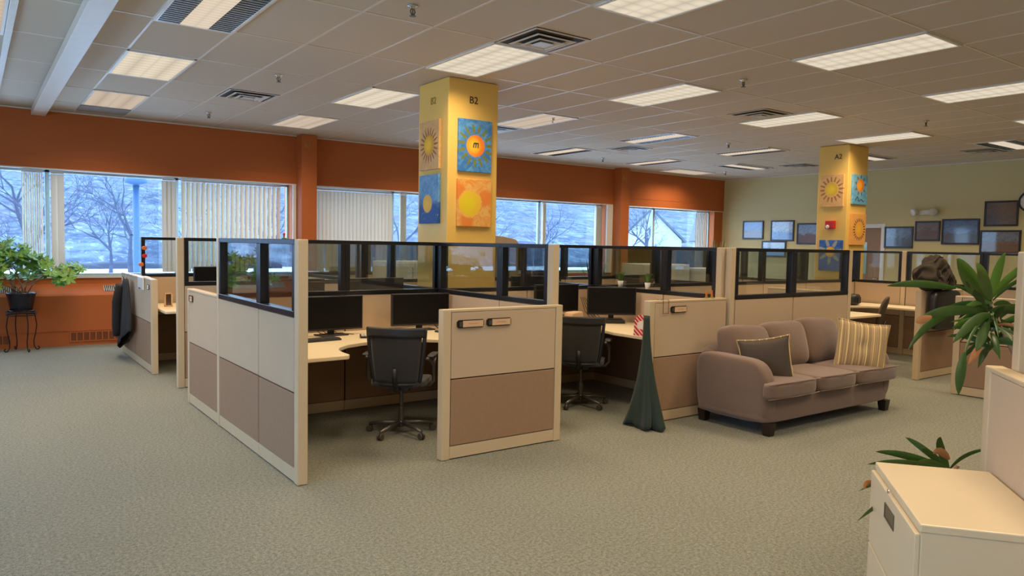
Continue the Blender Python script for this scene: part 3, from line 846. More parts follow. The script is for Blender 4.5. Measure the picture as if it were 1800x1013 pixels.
cable_bundle(5.60, 6.33, 'black cables hanging under the right monitor of the second desk')
tag(MB().tube([(3.60, 6.36, .97), (3.62, 6.33, .86), (3.68, 6.27, .775), (3.72, 6.2, .766)], .004, 6).build('cable', M['cable'], None, smooth=True), 'single black cable under the right monitor of the first desk', 'cable')
# small black gadget pile and white papers
t = empty('headset', (2.08, 6.0, .761), .4, 'tangled black headset left of the keyboard on the first desk', 'headset')
MB().lathe([(.035, 0), (.04, .01), (.035, .028), (.01, .032)], 14, (-.06, 0, 0)).lathe([(.035, 0), (.04, .01), (.035, .028), (.01, .032)], 14, (.06, 0.03, 0)).build('earpads', M['plastic'], t, smooth=True)
MB().tube([(-.06, 0, .02), (-.05, .09, .03), (0, .13, .035), (.06, .11, .03), (.06, .03, .02)], .006, 8).build('band', M['plastic'], t, smooth=True)
t = tag(MB().box(-.1, .1, -.07, .07, 0, .004).build('paper', M['paper'], None, loc=(2.0, 5.80, .761), rot=(0, 0, .2)), 'white paper on the left end of the first desk', 'paper')
t = tag(MB().box(-.12, .12, -.08, .08, 0, .006).build('paper', M['paper'], None, loc=(3.02, 6.12, .761), rot=(0, 0, -.3)), 'white papers between the two monitors of the first desk', 'paper')
# tan cylinder speaker and red striped card, second desk
t = empty('tan_speaker', (5.24 + .1, 6.16, .761), .3, 'tan rounded box behind the chair on the second desk', 'speaker')
MB().soft((0, 0, .06), (.12, .06, .06), 6, 8).build('body', M['papertan'], t, smooth=True, merge=True)
MB().lathe([(.03, 0), (.03, .006)], 16, (.06, -.06, .06), 'y').build('dial', M['keycap'], t)
t = empty('gift_card', (5.10, 4.93, .762), .62, 'red and white striped card with a round window at the desk edge', 'card')
MB().prism([(-.05, 0), (.05, 0), (.062, .07), (.052, .14), (.02, .165), (-.03, .165), (-.056, .13)], -.002, .002, 'xz').build('card', candy_mat(), t)
t.rotation_euler = (-.12, .12, -.70); t.scale = (1.2, 1, 1.2)

# framed photo on far-left worktop
t = empty('picture_frame', (1.96, 9.86, .76), .25, 'small standing picture frame on the worktop near the windows', 'picture frame')
f = MB(); w_, h_ = .10, .17
f.box(-w_ / 2, -w_ / 2 + .016, -.008, .008, 0, h_); f.box(w_ / 2 - .016, w_ / 2, -.008, .008, 0, h_); f.box(-w_ / 2, w_ / 2, -.008, .008, 0, .016); f.box(-w_ / 2, w_ / 2, -.008, .008, h_ - .016, h_)
f.build('frame', M['papertan'], t); MB().box(-w_ / 2 + .01, w_ / 2 - .01, -.002, .004, .01, h_ - .01).build('photo', photo_mat('family_photo', rgb(150, 120, 90), rgb(70, 50, 40), rgb(30, 25, 22), 2), t)
MB().add([(0, .006, h_ * .7), (.01, .006, h_ * .7), (.01, .06, 0), (0, .06, 0)], [(0, 1, 2, 3)]).build('strut', M['plastic'], t, solid=.003)

# ------------------------------------------------------------------ office chairs
def office_chair(label, loc, rz, scale=1.0):
    """front is +y"""
    t = empty('office_chair', loc, rz, label, 'office chair', 'black mesh-back office chairs')
    # base
    MB().lathe([(.03, .06), (.036, .08), (.032, .11), (.02, .115)], 20).build('hub', M['chairmetal'], t, smooth=True)
    for k in range(5):
        a = R(102 + 72 * k)
        ca, sa = math.cos(a), math.sin(a)
        leg = MB().tube([(.02 * ca, .02 * sa, .095), (.16 * ca, .16 * sa, .085), (.285 * ca, .285 * sa, .066)], [.022, .018, .013], 8).build('leg', M['chairmetal'], t, smooth=True)
        cst = MB(); cx, cy = .285 * ca, .285 * sa
        for s in (-1, 1):
            px, py = cx - sa * .014 * s, cy + ca * .014 * s
            ring = []; st = len(cst.v)
            cst.lathe([(.006, -.008), (.027, -.008), (.027, .008), (.006, .008)], 16, (0, 0, 0), 'x')
            cst.xf(Matrix.Translation((px, py, .028)) @ Matrix.Rotation(a + PI / 2, 4, 'Z'), st)
        cst.tube([(cx, cy, .03), (cx, cy, .066)], .008, 6)
        cst.build('caster', M['chairmetal'], t, smooth=False, bevel=.003)
    MB().lathe([(.026, .10), (.026, .24), (.017, .245), (.017, .40)], 16).build('gas_column', M['chairmetal'], t, smooth=False)
    MB().box(-.09, .09, -.12, .12, .39, .43).tube([(.08, .02, .41), (.24, .02, .405)], .006, 6).build('mechanism', M['plastic'], t, bevel=.01)
    # seat: soft pad
    def dfn(q, r):
        r.z -= .03 * max(0, q[1]) ** 4; r.z += .012 * abs(q[0]) ** 3 if q[2] > 0 else 0
        return r
    MB().soft((0, .02, .455), (.235, .235, .032), 5, 10, dfn).build('seat', M['chairfab'], t, smooth=True, merge=True)
    # back: curved shell, trapezoid wider at top
    def back(u, v, off=0):
        z = .46 + .47 * v; w = .205 + .035 * v - .02 * (1 - v) ** 3
        x = (u * 2 - 1) * w
        y = -.235 + .055 * (abs(u * 2 - 1) ** 2) - .05 * v + .05 * (v - .3) ** 2 - .0 - off
        return (x, y, z)
    MB().grid(lambda u, v: back(u * .9 + .05, v * .86 + .03), 16, 14).build('backrest', M['chairfab'], t, smooth=True, solid=.022)
    MB().grid(lambda u, v: back(u, v * .17 + .84, .004), 16, 4).build('top_band', M['chairvinyl'], t, smooth=True, solid=.034)
    fr = MB()
    for s in (0, 1): fr.tube([back(s, k / 12) for k in range(13)], .017, 8)
    fr.tube([back(k / 12, 0) for k in range(13)], .015, 8)
    fr.build('back_frame', M['chairvinyl'], t, smooth=True)
    MB().tube([(-.0, -.10, .41), (0, -.2, .42), (0, -.262, .5), (0, -.275, .60)], [.03, .028, .022, .018], 8).build('spine', M['plastic'], t, smooth=True)
    for s in (-1, 1):
        a_ = MB().tube([(s * .10, .0, .42), (s * .25, -.01, .425), (s * .288, -.03, .47), (s * .285, -.06, .60), (s * .268, -.12, .665), (s * .25, -.20, .68)], .013, 8)
        a_.tube([(s * .285, -.06, .60), (s * .287, .02, .672), (s * .28, .10, .677)], .012, 8)
        arm = a_.build('armrest', M['chairmetal'], t, smooth=True)
        def pf(q, r): return r
        MB().soft((s * .275, -.03, .69), (.034, .14, .012), 4, 8).build('arm_pad', M['plastic'], arm, smooth=True, merge=True)
    t.scale = (scale,) * 3
    return t
ch = office_chair('black mesh-back office chair at the first desk', (2.90, 5.52, .001), -R(40), .98)
o = copy_tree(ch); o.location = (4.93, 5.56, .001); o.rotation_euler = (0, 0, -R(47)); o['label'] = 'black mesh-back office chair at the second desk beside the green cloth'

def task_chair(label, loc, rz):
    t = empty('task_chair', loc, rz, label, 'office chair', 'grey-brown task chairs')
    for k in range(5):
        a = R(90 + 72 * k)
        MB().tube([(0, 0, .09), (.29 * math.cos(a), .29 * math.sin(a), .06)], [.02, .014], 8).tube([(.29 * math.cos(a), .29 * math.sin(a), .06), (.29 * math.cos(a), .29 * math.sin(a), .004)], .022, 8).build('leg', M['plastic'], t, smooth=True)
    MB().lathe([(.03, .08), (.03, .2), (.018, .21), (.018, .42)], 14).build('gas_column', M['plastic'], t)
    MB().soft((0, 0, .46), (.24, .24, .04), 4, 8).build('seat', M['grey_fab'], t, smooth=True, merge=True)
    def df(q, r):
        r.y += .05 * q[0] ** 2 - .06 * q[2]; return r
    MB().soft((0, -.27, .76), (.215, .03, .21), 3, 10, df).build('backrest', M['grey_fab'], t, smooth=True, merge=True)
    MB().tube([(0, -.1, .44), (0, -.26, .46), (0, -.30, .62)], .02, 8).build('back_bar', M['plastic'], t, smooth=True)
    return t
tc = task_chair('grey-brown task chair turned sideways at the desk right of the sofa', (10.28, 5.60, .001), R(27))
t = empty('desk_speaker', (10.99, 6.13, .771), .3, 'black rounded box on the worktop beyond the grey-brown task chair', 'speaker')
MB().soft((0, 0, .085), (.15, .08, .085), 4, 10).build('body', M['plastic'], t, smooth=True, merge=True)
MB().box(-.10, .10, -.084, -.076, .03, .12).build('grille', M['screen'], t)
o = copy_tree(tc); o.location = (3.1, 9.2, .001); o.rotation_euler = (0, 0, R(10)); o['label'] = 'task chair in the cubicle near the windows on the left'

# ------------------------------------------------------------------ sofa
S = empty('sofa', (6.475, 4.12, 0), 0, 'taupe three-seat sofa against the glazed partition', 'sofa')
# local coords: x -1.07..1.07, y -.42 (front) .. +.43 (back)
sm = M['sofa']
def bul(q, r): return r
MB().soft((0, .03, .215), (1.045, .385, .115), 14, 14).build('base', sm, S, smooth=True, merge=True)
MB().soft((0, .345, .40), (1.0, .09, .31), 7, 14).build('back_frame', sm, S, smooth=True, merge=True)
for s in (-1, 1):
    def armf(q, r, s=s):
        # flare outwards towards the top, slope down to the front, round the front top corner
        tt = (r.z + .275) / .55
        r.x += s * .028 * max(0, tt) ** 2
        if q[1] < -.2 and tt > .3: r.z -= .16 * ((-q[1] - .2) / .8) ** 5 * (tt - .3)
        r.z -= .012 * (-q[1]) * (tt > .5)
        return r
    MB().soft((s * .955, .025, .375), (.095, .385, .28), 5, 16, armf).build('arm', sm, S, smooth=True, merge=True)
seg = [(-1.10, -.325), (-.325, .325), (.325, 1.10)]
for i, (a, b_) in enumerate(seg):
    w = (b_ - a) / 2; cx = (a + b_) / 2
    def cf(q, r):
        r.z += .02 * (1 - q[0] ** 2) * (1 - q[1] ** 2) if q[2] > 0 else 0
        r.y -= .018 * (1 - q[0] ** 2) if q[1] < -.9 else 0
        return r
    m = MB()
    if i == 1: m.soft((cx, -.075, .395), (w - .004, .345, .072), 8, 12, cf)
    else:
        m.soft((cx, -.075, .395), (w - .004, .345, .072), 8, 12, cf)
        # T-cushion: the part beside the arm is cut back behind the arm front
        for j, v in enumerate(m.v):
            x, y, z = v
            lim = .865
            if abs(x) > lim and y > -.33:
                nx = lim * (1 if x > 0 else -1)
                m.v[j] = (nx + (x - nx) * max(0, (-.33 + .05 - y) / .05) if y < -.28 else nx, y, z)
    cu = m.build('seat_cushion', sm, S, smooth=True, merge=True)
    q = MB().tube([(a + .012, -.415, .458), (cx, -.437, .462), (b_ - .012, -.415, .458)], .0045, 6); q.build('piping', sm, cu, smooth=True)
    q = MB().tube([(a + .012, -.415, .335), (cx, -.437, .335), (b_ - .012, -.415, .335)], .0045, 6); q.build('piping', sm, cu, smooth=True)
for i, (cx, w, tilt, dz) in enumerate(((-.60, .305, .03, 0), (-.0, .305, -.03, .012), (.58, .30, .02, .022))):
    def bf(q, r):
        r.y -= .045 * (1 - q[0] ** 2) * (1 - q[2] ** 2) if q[1] < 0 else 0
        r.x *= 1 + .035 * q[2] * 0
        r.z += .016 * abs(q[0]) ** 3 * q[2] - .012 * q[0] * (q[2] > 0)
        return r
    m = MB().soft((0, 0, 0), (w, .105, .228), 4.5, 14, bf)
    m.build('back_cushion', sm, S, smooth=True, merge=True, loc=(cx, .20, .655 + dz), rot=(R(-14), tilt, 0))
for x in (-.96, .96):
    for y in (-.335, .36):
        MB().add([(x - .045, y - .045, .11), (x + .045, y - .045, .11), (x + .045, y + .045, .11), (x - .045, y + .045, .11),
                  (x - .034, y - .034, 0), (x + .034, y - .034, 0), (x + .034, y + .034, 0), (x - .034, y + .034, 0)],
                 [(0, 1, 2, 3), (7, 6, 5, 4), (0, 4, 5, 1), (1, 5, 6, 2), (2, 6, 7, 3), (3, 7, 4, 0)]).build('leg', M['wood_dark'], S, bevel=.004)

def throw_pillow(label, M4, s=.235):
    t = empty('throw_pillow'); t.matrix_world = M4; tag(t, label, 'cushion', 'striped throw pillows')
    def F(sg):
        def G(u, v):
            a, b = u * 2 - 1, v * 2 - 1
            x = a * s * (1 - .09 * (1 - b * b)); y = b * s * (1 - .09 * (1 - a * a))
            h = .078 * ((1 - a ** 2) * (1 - b ** 2)) ** .42
            h *= 1 - .30 * math.exp(-(a * a + b * b) * 14) * (sg > 0)
            h += .005 * math.sin(a * 9 + b * 3) * (1 - a * a) * (1 - b * b)
            return (x, sg * -h, y)
        return G
    MB().grid(F(1), 22, 22).build('front', M['stripe'], t, smooth=True)
    MB().grid(F(-1), 22, 22).build('back', M['pillow_back'], t, smooth=True)
    pth = []
    for k in range(41):
        q = k / 40 * 4; e = int(q) % 4; f_ = q - int(q); a, b = [(-1 + 2 * f_, -1), (1, -1 + 2 * f_), (1 - 2 * f_, 1), (-1, 1 - 2 * f_)][e]
        pth.append((a * s * (1 - .09 * (1 - b * b)), 0, b * s * (1 - .09 * (1 - a * a))))
    MB().tube(pth, .009, 6, False).build('edge', M['stripe'], t, smooth=True)
    return t
# front normal is local -y
def pose(loc, normal, up):
    n = Vector(normal).normalized(); y = -n; z = (Vector(up) - y * Vector(up).dot(y)).normalized(); x = y.cross(z)
    m = Matrix((x, y, z)).transposed().to_4x4(); m.translation = Vector(loc); return m
throw_pillow('striped throw pillow leaning against the left sofa arm, its dark back to the camera', pose((5.745, 3.995, .59), (.76, .65, .04), (-.14, .08, .93)), .225)
throw_pillow('striped throw pillow standing at the right end of the sofa', pose((7.14, 3.88, .655), (-.67, -.74, .22), (.17, .0, .97)), .25)

# ------------------------------------------------------------------ green cloth, coat, bag
def drape(name, label, cat, matk, loc, top, bot, H, folds, amp, rz=0, n=48, kx=1.0, tilt=(0, 0)):
    t = empty(name, loc, rz, label, cat)
    def F(u, v):
        a = u * 2 * PI; s = v ** 1.75
        rx = top[0] + (bot[0] - top[0]) * s; ry = top[1] + (bot[1] - top[1]) * s
        k = 1 + amp * s * math.sin(folds * a + 2.2 * v) + amp * .5 * s * math.sin(folds * 1.7 * a + 1)
        return (rx * math.cos(a) * k + tilt[0] * v, ry * math.sin(a) * k + tilt[1] * v, H * (1 - v) + .018 * s * (1 + math.sin(folds * a + .5)))
    MB().grid(F, n, 26, True).build('cloth', M[matk], t, smooth=True, solid=.003)
    return t
drape('draped_cloth', 'dark green cloth gathered on the end of the low partition and pooling on the carpet', 'cloth', 'green_cloth',
      (4.862, 4.62, 0.0), (.014, .035), (.10, .19), .99, 5, .24, tilt=(-.05, -.06))
ct = drape('hanging_coat', 'dark grey coat hanging on the low partition nearest the windows', 'coat', 'coat', (1.63, 10.72, 0), (.035, .14), (.055, .36), 0, 4, .12)
for ch_ in [x for x in bpy.data.objects if x.parent == ct]: bpy.data.objects.remove(ch_)
def coatF(u, v):
    a = u * 2 * PI
    hw = .10 + .24 * min(1, v * 1.25) ** .7 + .10 * v
    x = -.01 + .05 * math.cos(a) * (.5 + .5 * v) * (1 + .2 * math.sin(6 * a)); y = hw * math.sin(a) * (1 + .07 * math.sin(5 * a + 3 * v)) + .10 * v
    z = 1.06 - v * (.80 + .16 * math.sin(a))
    return (x, y, z)
MB().grid(coatF, 40, 20, True).build('coat_body', M['coat'], ct, smooth=True, solid=.004)
MB().tube([(-.06, .10, .98), (-.085, .20, .75), (-.085, .27, .42), (-.075, .29, .30)], [.055, .06, .055, .05], 10).build('sleeve', M['coat'], ct, smooth=True)
MB().tube([(.0, -.02, 1.05), (.0, .0, 1.12), (.045, .0, 1.135), (.10, 0, 1.125)], .004, 6).build('hook', M['chrome'], ct, smooth=True)

t = empty('brown_bag', (9.86, 4.47, 1.119), .05, 'brown canvas bag resting on the low partition right of the sofa', 'bag')
def bagf(q, r):
    r.x *= 1 - .30 * max(0, q[2]) ** 2
    r.y *= 1 + .18 * math.sin(q[0] * 7 + q[2] * 3)
    r.z += (.05 * math.sin(q[0] * 4 + 1) + .03 * math.sin(q[0] * 11 + q[1] * 5)) * (q[2] > -.3)
    r.x += .03 * math.sin(q[2] * 8 + q[1] * 3)
    return r
MB().soft((0, 0, .19), (.36, .13, .19), 3.4, 22, bagf).build('bag_body', M['bag'], t, smooth=True, merge=True)
MB().soft((.02, -.15, .12), (.22, .05, .10), 4, 12, bagf).build('front_pocket', M['bag'], t, smooth=True, merge=True)
for s_ in (-1, 1): MB().tube([(s_ * .15, -.13, .26), (s_ * .12, -.17, .12), (s_ * .13, -.16, .03)], .014, 8).build('strap', M['bag'], t, smooth=True)
MB().tube([(-.10, -.05, .36), (-.06, -.08, .43), (.05, -.08, .42), (.10, -.05, .35)], .010, 8).build('handle', M['bag'], t, smooth=True)
t = empty('black_bag', (9.98, 4.36, .62), 0, 'black bag hanging on the front of the low partition under the brown bag', 'bag')
MB().soft((0, 0, .26), (.36, .06, .25), 5, 12).build('bag_body', M['plastic'], t, smooth=True, merge=True)
for s in (-1, 1): MB().tube([(s * .2, -.02, .48), (s * .2, .02, .512), (s * .2, .12, .514)], .012, 8).build('strap', M['plastic'], t, smooth=True)

# ------------------------------------------------------------------ pictures, paintings, wall things
def painting(label, loc, rz, w, h, mat_, squiggle=None):
    """centre at loc, faces local -y"""
    t = empty('sun_painting', loc, rz, label, 'painting', 'sun paintings on the yellow pillars')
    MB().box(-w / 2, w / 2, -.035, -.001, -h / 2, h / 2).build('canvas', mat_, t, bevel=.003)
    if squiggle:
        m = MB()
        for pts in squiggle: m.tube([(a, -.036, b) for a, b in pts], .006, 6)
        m.build('brush_strokes', M['ink'], t)
    return t
fy = 6.95; lx = 4.18
painting('blue painting with an orange sun, upper one on the front of the near pillar', (4.512, fy, 2.675), 0, .43, .57,
         sun_mat('paint_blue_sun', rgb(60, 120, 190), rgb(96, 160, 214), rgb(250, 200, 60), rgb(240, 130, 40), -.0, 0.0, .12, rgb(120, 128, 60), 15, .10, .3, gap=.02),
         [[(-.03, -.02), (-.02, .03)], [(0, -.02), (.008, .03)], [(.03, -.02), (.035, .03)], [(-.02, .03), (.035, .03)]])
painting('orange painting with a pale yellow sun, lower one on the front of the near pillar', (4.512, fy, 2.052), 0, .44, .52,
         sun_mat('paint_orange', rgb(240, 190, 110), rgb(236, 150, 62), rgb(232, 210, 40), rgb(240, 196, 60), -.06, -.01, .145, rgb(236, 140, 60), 3, .2, .8))
painting('brown-rayed sun painting, upper one on the left side of the near pillar', (lx, 7.30, 2.685), -PI / 2, .43, .54,
         sun_mat('paint_brown', rgb(206, 160, 100), rgb(222, 178, 116), rgb(240, 196, 40), rgb(214, 160, 30), 0, 0, .11, rgb(150, 92, 40), 19, .11, .4, gap=-.01, fill=True))
painting('blue seascape painting with a low sun on the near pillar', (lx, 7.30, 2.09), -PI / 2, .42, .54,
         sun_mat('paint_sea', rgb(86, 140, 190), rgb(120, 170, 206), rgb(240, 190, 70), rgb(230, 180, 80), -.02, -.05, .10, grad=(-.02, rgb(30, 80, 150))))
painting('tan painting with a yellow sun face on the far pillar', (11.94, 7.12, 2.62), -PI / 2, .42, .54,
         sun_mat('paint_tan2', rgb(222, 172, 104), rgb(232, 186, 120), rgb(240, 206, 50), rgb(224, 186, 40), 0, .02, .11, rgb(170, 110, 60), 16, .09, .2, gap=.02))
painting('blue painting with a tall orange sun, upper one on the front of the far pillar', (12.27, 6.85, 2.645), 0, .46, .50,
         sun_mat('paint_blue2', rgb(90, 160, 206), rgb(130, 186, 214), rgb(250, 180, 50), rgb(240, 130, 40), .0, .07, .11, rgb(120, 110, 60), 9, .06, .3),
         [[(-.15, -.18), (-.08, -.12), (-.04, -.2), (.03, -.16), (.12, -.2)]])
painting('orange painting with a curly-rayed sun, lower one on the front of the far pillar', (12.27, 6.85, 1.97), 0, .46, .53,
         sun_mat('paint_curly', rgb(236, 166, 84), rgb(240, 178, 100), rgb(246, 190, 60), rgb(240, 170, 50), .02, .0, .11, rgb(52, 40, 34), 22, .06, .3, gap=.025))
painting('dark blue painting at the foot of the far pillar, half hidden by the partition', (11.94, 7.10, 1.52), -PI / 2, .42, .52,
         sun_mat('paint_night', rgb(40, 90, 170), rgb(70, 120, 190), rgb(244, 196, 70), rgb(230, 170, 60), .0, .06, .09, rgb(170, 170, 160), 7, .12, .3))
t = empty('fire_alarm', (11.94, 7.12, 2.035), -PI / 2, 'red fire alarm box on the far yellow pillar', 'fire alarm')
MB().box(-.085, .085, -.06, -.001, -.065, .075).build('box', M['red'], t, bevel=.012)
MB().lathe([(.03, -.062), (.034, -.07), (.02, -.074)], 16, (-.03, 0, -.03), 'y').build('strobe_lens', M['white'], t, smooth=True)
def sign(txt, loc, rz, mat_, label, size=.11):
    t = empty('column_sign', loc, rz, label, 'sign')
    text_obj('letters', txt, size, mat_, t, (0, -.004, 0), (PI / 2, 0, 0))
sign('B2', (4.50, fy, 3.17), 0, M['ink'], 'black B2 lettering on the front of the near pillar')
sign('B2', (lx, 7.27, 3.17), -PI / 2, M['brass'], 'faint B2 lettering on the left side of the near pillar')
sign('A2', (11.94, 7.04, 3.19), -PI / 2, M['ink'], 'small A2 lettering on the far pillar', .12)
sign('B1', (4.64, 12.28, 3.20), 0, M['brass'], 'brass B1 lettering on the left orange wall column')
sign('A1', (12.08, 12.28, 3.16), 0, M['brass'], 'brass A1 lettering on the right orange wall column', .14)

def framed(label, y0, y1, z0, z1, mat_):
    w, h = abs(y1 - y0), z1 - z0
    t = empty('framed_picture', (XR, (y0 + y1) / 2, z0), -PI / 2, label, 'framed picture', 'framed pictures on the olive wall')
    f = MB(); b_ = .035
    f.box(-w / 2, -w / 2 + b_, -.03, -.001, 0, h); f.box(w / 2 - b_, w / 2, -.03, -.001, 0, h); f.box(-w / 2 + b_, w / 2 - b_, -.03, -.001, 0, b_); f.box(-w / 2 + b_, w / 2 - b_, -.03, -.001, h - b_, h)
    f.build('frame', M['black'], t, bevel=.004)
    MB().box(-w / 2 + .02, w / 2 - .02, -.018, -.002, .02, h - .02).build('print', mat_, t)
BL, LB, DK, BR, GN = rgb(96, 150, 214), rgb(176, 206, 236), rgb(40, 44, 52), rgb(96, 74, 60), rgb(70, 90, 96)
framed('small blue framed picture, leftmost on the olive wall', 11.91, 11.30, 1.85, 2.31, photo_mat('print_1', BL, rgb(120, 130, 150), rgb(130, 80, 80), 1))
framed('pale blue framed picture, second from the left on the olive wall', 11.09, 10.45, 1.81, 2.31, photo_mat('print_2', LB, BL, GN, 2))
framed('framed picture just left of the far pillar', 10.37, 9.70, 1.74, 2.235, photo_mat('print_3', rgb(120, 150, 180), BR, DK, 3))
framed('small bright framed picture just above the glass, under two others', 11.33, 10.65, 1.42, 1.81, photo_mat('print_4', LB, rgb(120, 170, 220), rgb(150, 170, 190), 4))
framed('framed picture right of the white door frame', 8.265, 7.66, 1.68, 2.135, photo_mat('print_5', rgb(80, 100, 130), DK, rgb(26, 26, 30), 5))
framed('small framed picture under the emergency light', 7.63, 7.13, 1.835, 2.245, photo_mat('print_6', rgb(110, 100, 96), BR, DK, 6))
framed('large wide framed picture right of the emergency light', 7.10, 6.40, 1.77, 2.28, photo_mat('print_7', rgb(80, 110, 150), rgb(60, 60, 72), DK, 7))
framed('upper framed picture at the right edge', 6.33, 5.745, 2.125, 2.61, photo_mat('print_8', rgb(100, 84, 76), rgb(80, 80, 84), DK, 8))
framed('lower framed picture at the right edge', 6.385, 5.68, 1.60, 2.05, photo_mat('print_9', rgb(90, 110, 130), BR, DK, 9))
t = empty('wall_clock', (XR, 5.56, 2.58), -PI / 2, 'round wall clock cut by the right edge', 'clock')
MB().lathe([(.19, -.001), (.20, -.03), (.175, -.04), (.17, -.02)], 32, (0, 0, 0), 'y').build('rim', M['black'], t, smooth=True)
MB().lathe([(.165, -.018), (.165, -.0235)], 32, (0, 0, 0), 'y').build('face', M['white'], t)
m = MB().box(-.006, .006, -.028, -.0232, 0, .13); m.box(0, .09, -.028, -.0232, -.006, .006)
for k in range(12):
    a = R(30 * k); m.box(.15 * math.cos(a) - .005, .15 * math.cos(a) + .005, -.026, -.0232, .15 * math.sin(a) - .005, .15 * math.sin(a) + .005)
m.build('hands', M['ink'], t)
t = empty('emergency_light', (XR, 7.42, 2.42), -PI / 2, 'twin-headed emergency light on the olive wall above the pictures', 'emergency light')
MB().box(-.13, .13, -.08, -.001, -.05, .05).build('housing', M['vent'], t, bevel=.015)
for s in (-1, 1):
    MB().lathe([(.03, 0), (.075, -.06), (.08, -.12), (.06, -.125)], 16, (0, 0, 0), 'y').build('lamp_head', M['vent'], t, smooth=True, loc=(s * .15, -.05, .03), rot=(.3, 0, s * .5))

# ------------------------------------------------------------------ plants
def leaf(mb, base, tip, width, droop=.0, n=6, fold=.25, side=None):
    base, tip = Vector(base), Vector(tip); d = tip - base
    s = (side or d.cross(Vector((0, 0, 1))))
    if s.length < 1e-4: s = Vector((1, 0, 0))
    s = s.normalized(); up = s.cross(d).normalized()
    vs = []; fs = []
    for i in range(n + 1):
        t = i / n; w = width * (math.sin(PI * min(1, t * .93 + .05)) ** .75) * (1 - .25 * t)
        p = base + d * t + Vector((0, 0, 1)) * droop * math.sin(PI * t)
        vs += [p - s * w + up * w * fold, p, p + s * w + up * w * fold]
    for i in range(n):
        a = i * 3; fs += [(a, a + 1, a + 4, a + 3), (a + 1, a + 2, a + 5, a + 4)]
    mb.add(vs, fs)

# fatsia-like plant on iron stand
t = empty('plant_stand', (.555, 12.22, 0), 0, 'wrought iron plant stand by the orange wall on the left', 'plant stand')
ZS = .545
rg = MB()
for z, r in ((ZS, .185), (ZS - .035, .175)):
    rg.tube([(r * math.cos(a), r * math.sin(a), z) for a in [2 * PI * k / 28 for k in range(29)]], .008, 6, False)
rg.build('ring', M['iron'], t, smooth=True)
for k in range(4):
    a = R(20 + 90 * k); ca, sa = math.cos(a), math.sin(a)
    pr_ = [(.16, ZS - .01), (.175, .46), (.19, .36), (.175, .25), (.15, .14), (.155, .06), (.18, .018), (.205, .012), (.222, .03), (.215, .05), (.198, .05)]
    MB().tube([(r * ca, r * sa, z) for r, z in pr_], .0075, 8).build('leg', M['iron'], t, smooth=True)
t2 = MB().tube([(-.175, 0, ZS), (.175, 0, ZS)], .005, 6).tube([(0, -.175, ZS), (0, .175, ZS)], .005, 6); t2.build('cross_bar', M['iron'], t)
pt = empty('potted_plant', (.555, 12.22, ZS + .008), 0, 'leafy green potted plant with lobed leaves in a black pot on the iron stand', 'plant')
MB().lathe([(.12, 0), (.13, .01), (.165, .20), (.18, .25), (.18, .262), (.165, .262), (.16, .235), (.01, .235)], 28).build('pot', M['pot'], pt, smooth=True)
MB().lathe([(.135, .0), (.165, .012), (.165, .02), (.13, .018)], 28).build('saucer', M['pot'], pt, smooth=True)
MB().lathe([(.0001, .23), (.163, .236)], 24, cap=False).build('soil', M['soil'], pt)
stems = MB(); fol = MB()
rnd = random.Random(3)
def palmate(mb, c, nrm, size, rnd):
    nrm = Vector(nrm).normalized(); a = nrm.orthogonal().normalized(); b_ = nrm.cross(a); k0 = rnd.random() * 6
    nl = 7
    for k in range(nl):
        an = k0 + 2 * PI * k / nl; dd = a * math.cos(an) + b_ * math.sin(an)
        leaf(mb, Vector(c) + dd * size * .12, Vector(c) + dd * size + nrm * (-.1 * size), size * .24, -.02, 4, .15, dd.cross(nrm))
ends = [(.60, -.05, .62, 9), (.43, -.1, .60, 8), (.20, .02, .72, 12), (-.02, -.05, .80, 14), (-.22, 0, .82, 14), (-.45, -.05, .70, 14), (-.6, .0, .52, 10), (-.38, -.18, .42, 8), (.30, .0, .56, 6), (-.12, -.15, .62, 10), (-.75, -.05, .75, 12), (-.95, 0, .55, 8), (-.3, .05, 1.0, 6)]
for ex, ey, ez, n in ends:
    p0 = Vector((rnd.uniform(-.09, .09), rnd.uniform(-.06, .06), .22)); p2 = Vector((ex, ey, ez)); p1 = Vector((ex * .35 + p0.x * .5, ey * .5, .22 + (ez - .22) * .55))
    stems.tube([p0, p0.lerp(p1, .5) + Vector((0, 0, .03)), p1, p1.lerp(p2, .5) + Vector((0, 0, .02)), p2], [.009, .008, .007, .006, .004], 6)
    for k in range(n):
        q = p2 + Vector((rnd.gauss(0, .11), rnd.gauss(0, .06), rnd.gauss(-.02, .075)))
        if q.y > .22: q.y = .2
        stems.tube([p2, q], .003, 4)
        palmate(fol, q, (rnd.gauss(0, .5), -.6 + rnd.gauss(0, .3), .9), rnd.uniform(.09, .14), rnd)
stems.build('stems', M['stem'], pt, smooth=True); fol.build('foliage', M['leaf_light'], pt)

# tall strappy plant near the right edge
dp_ = empty('leafy_plant', (4.22, 1.40, 0), 0, 'tall strap-leaved plant with brown tips near the right edge', 'plant')
dq_ = empty('leafy_plant', (3.64, 1.64, 0), 0, 'low strap-leaved plant peeping out behind the cream file cabinet', 'plant')
for q_, hgt in ((dp_, .30), (dq_, .28)):
    MB().lathe([(.11, 0), (.14, hgt - .04), (.15, hgt - .03), (.15, hgt), (.13, hgt), (.125, hgt - .03), (.01, hgt - .03)], 24).build('pot', M['terracotta'], q_, smooth=True)
    MB().lathe([(.0001, hgt - .025), (.125, hgt - .025)], 20, cap=False).build('soil', M['soil'], q_)
O = Vector((4.22, 1.40, 0))
st = MB()
for pts in ([(0, 0, .27), (-.0, .01, .7), (-.10, .06, 1.1), (-.22, .14, 1.36)], [(.03, .02, .27), (.03, .02, .8), (-.16, .08, 1.24)], [(-.03, 0, .27), (-.04, 0, .9), (-.2, .12, 1.3)]):
    st.tube(pts, .009, 8)
st.build('stems', M['stem'], dp_, smooth=True)
st = MB()
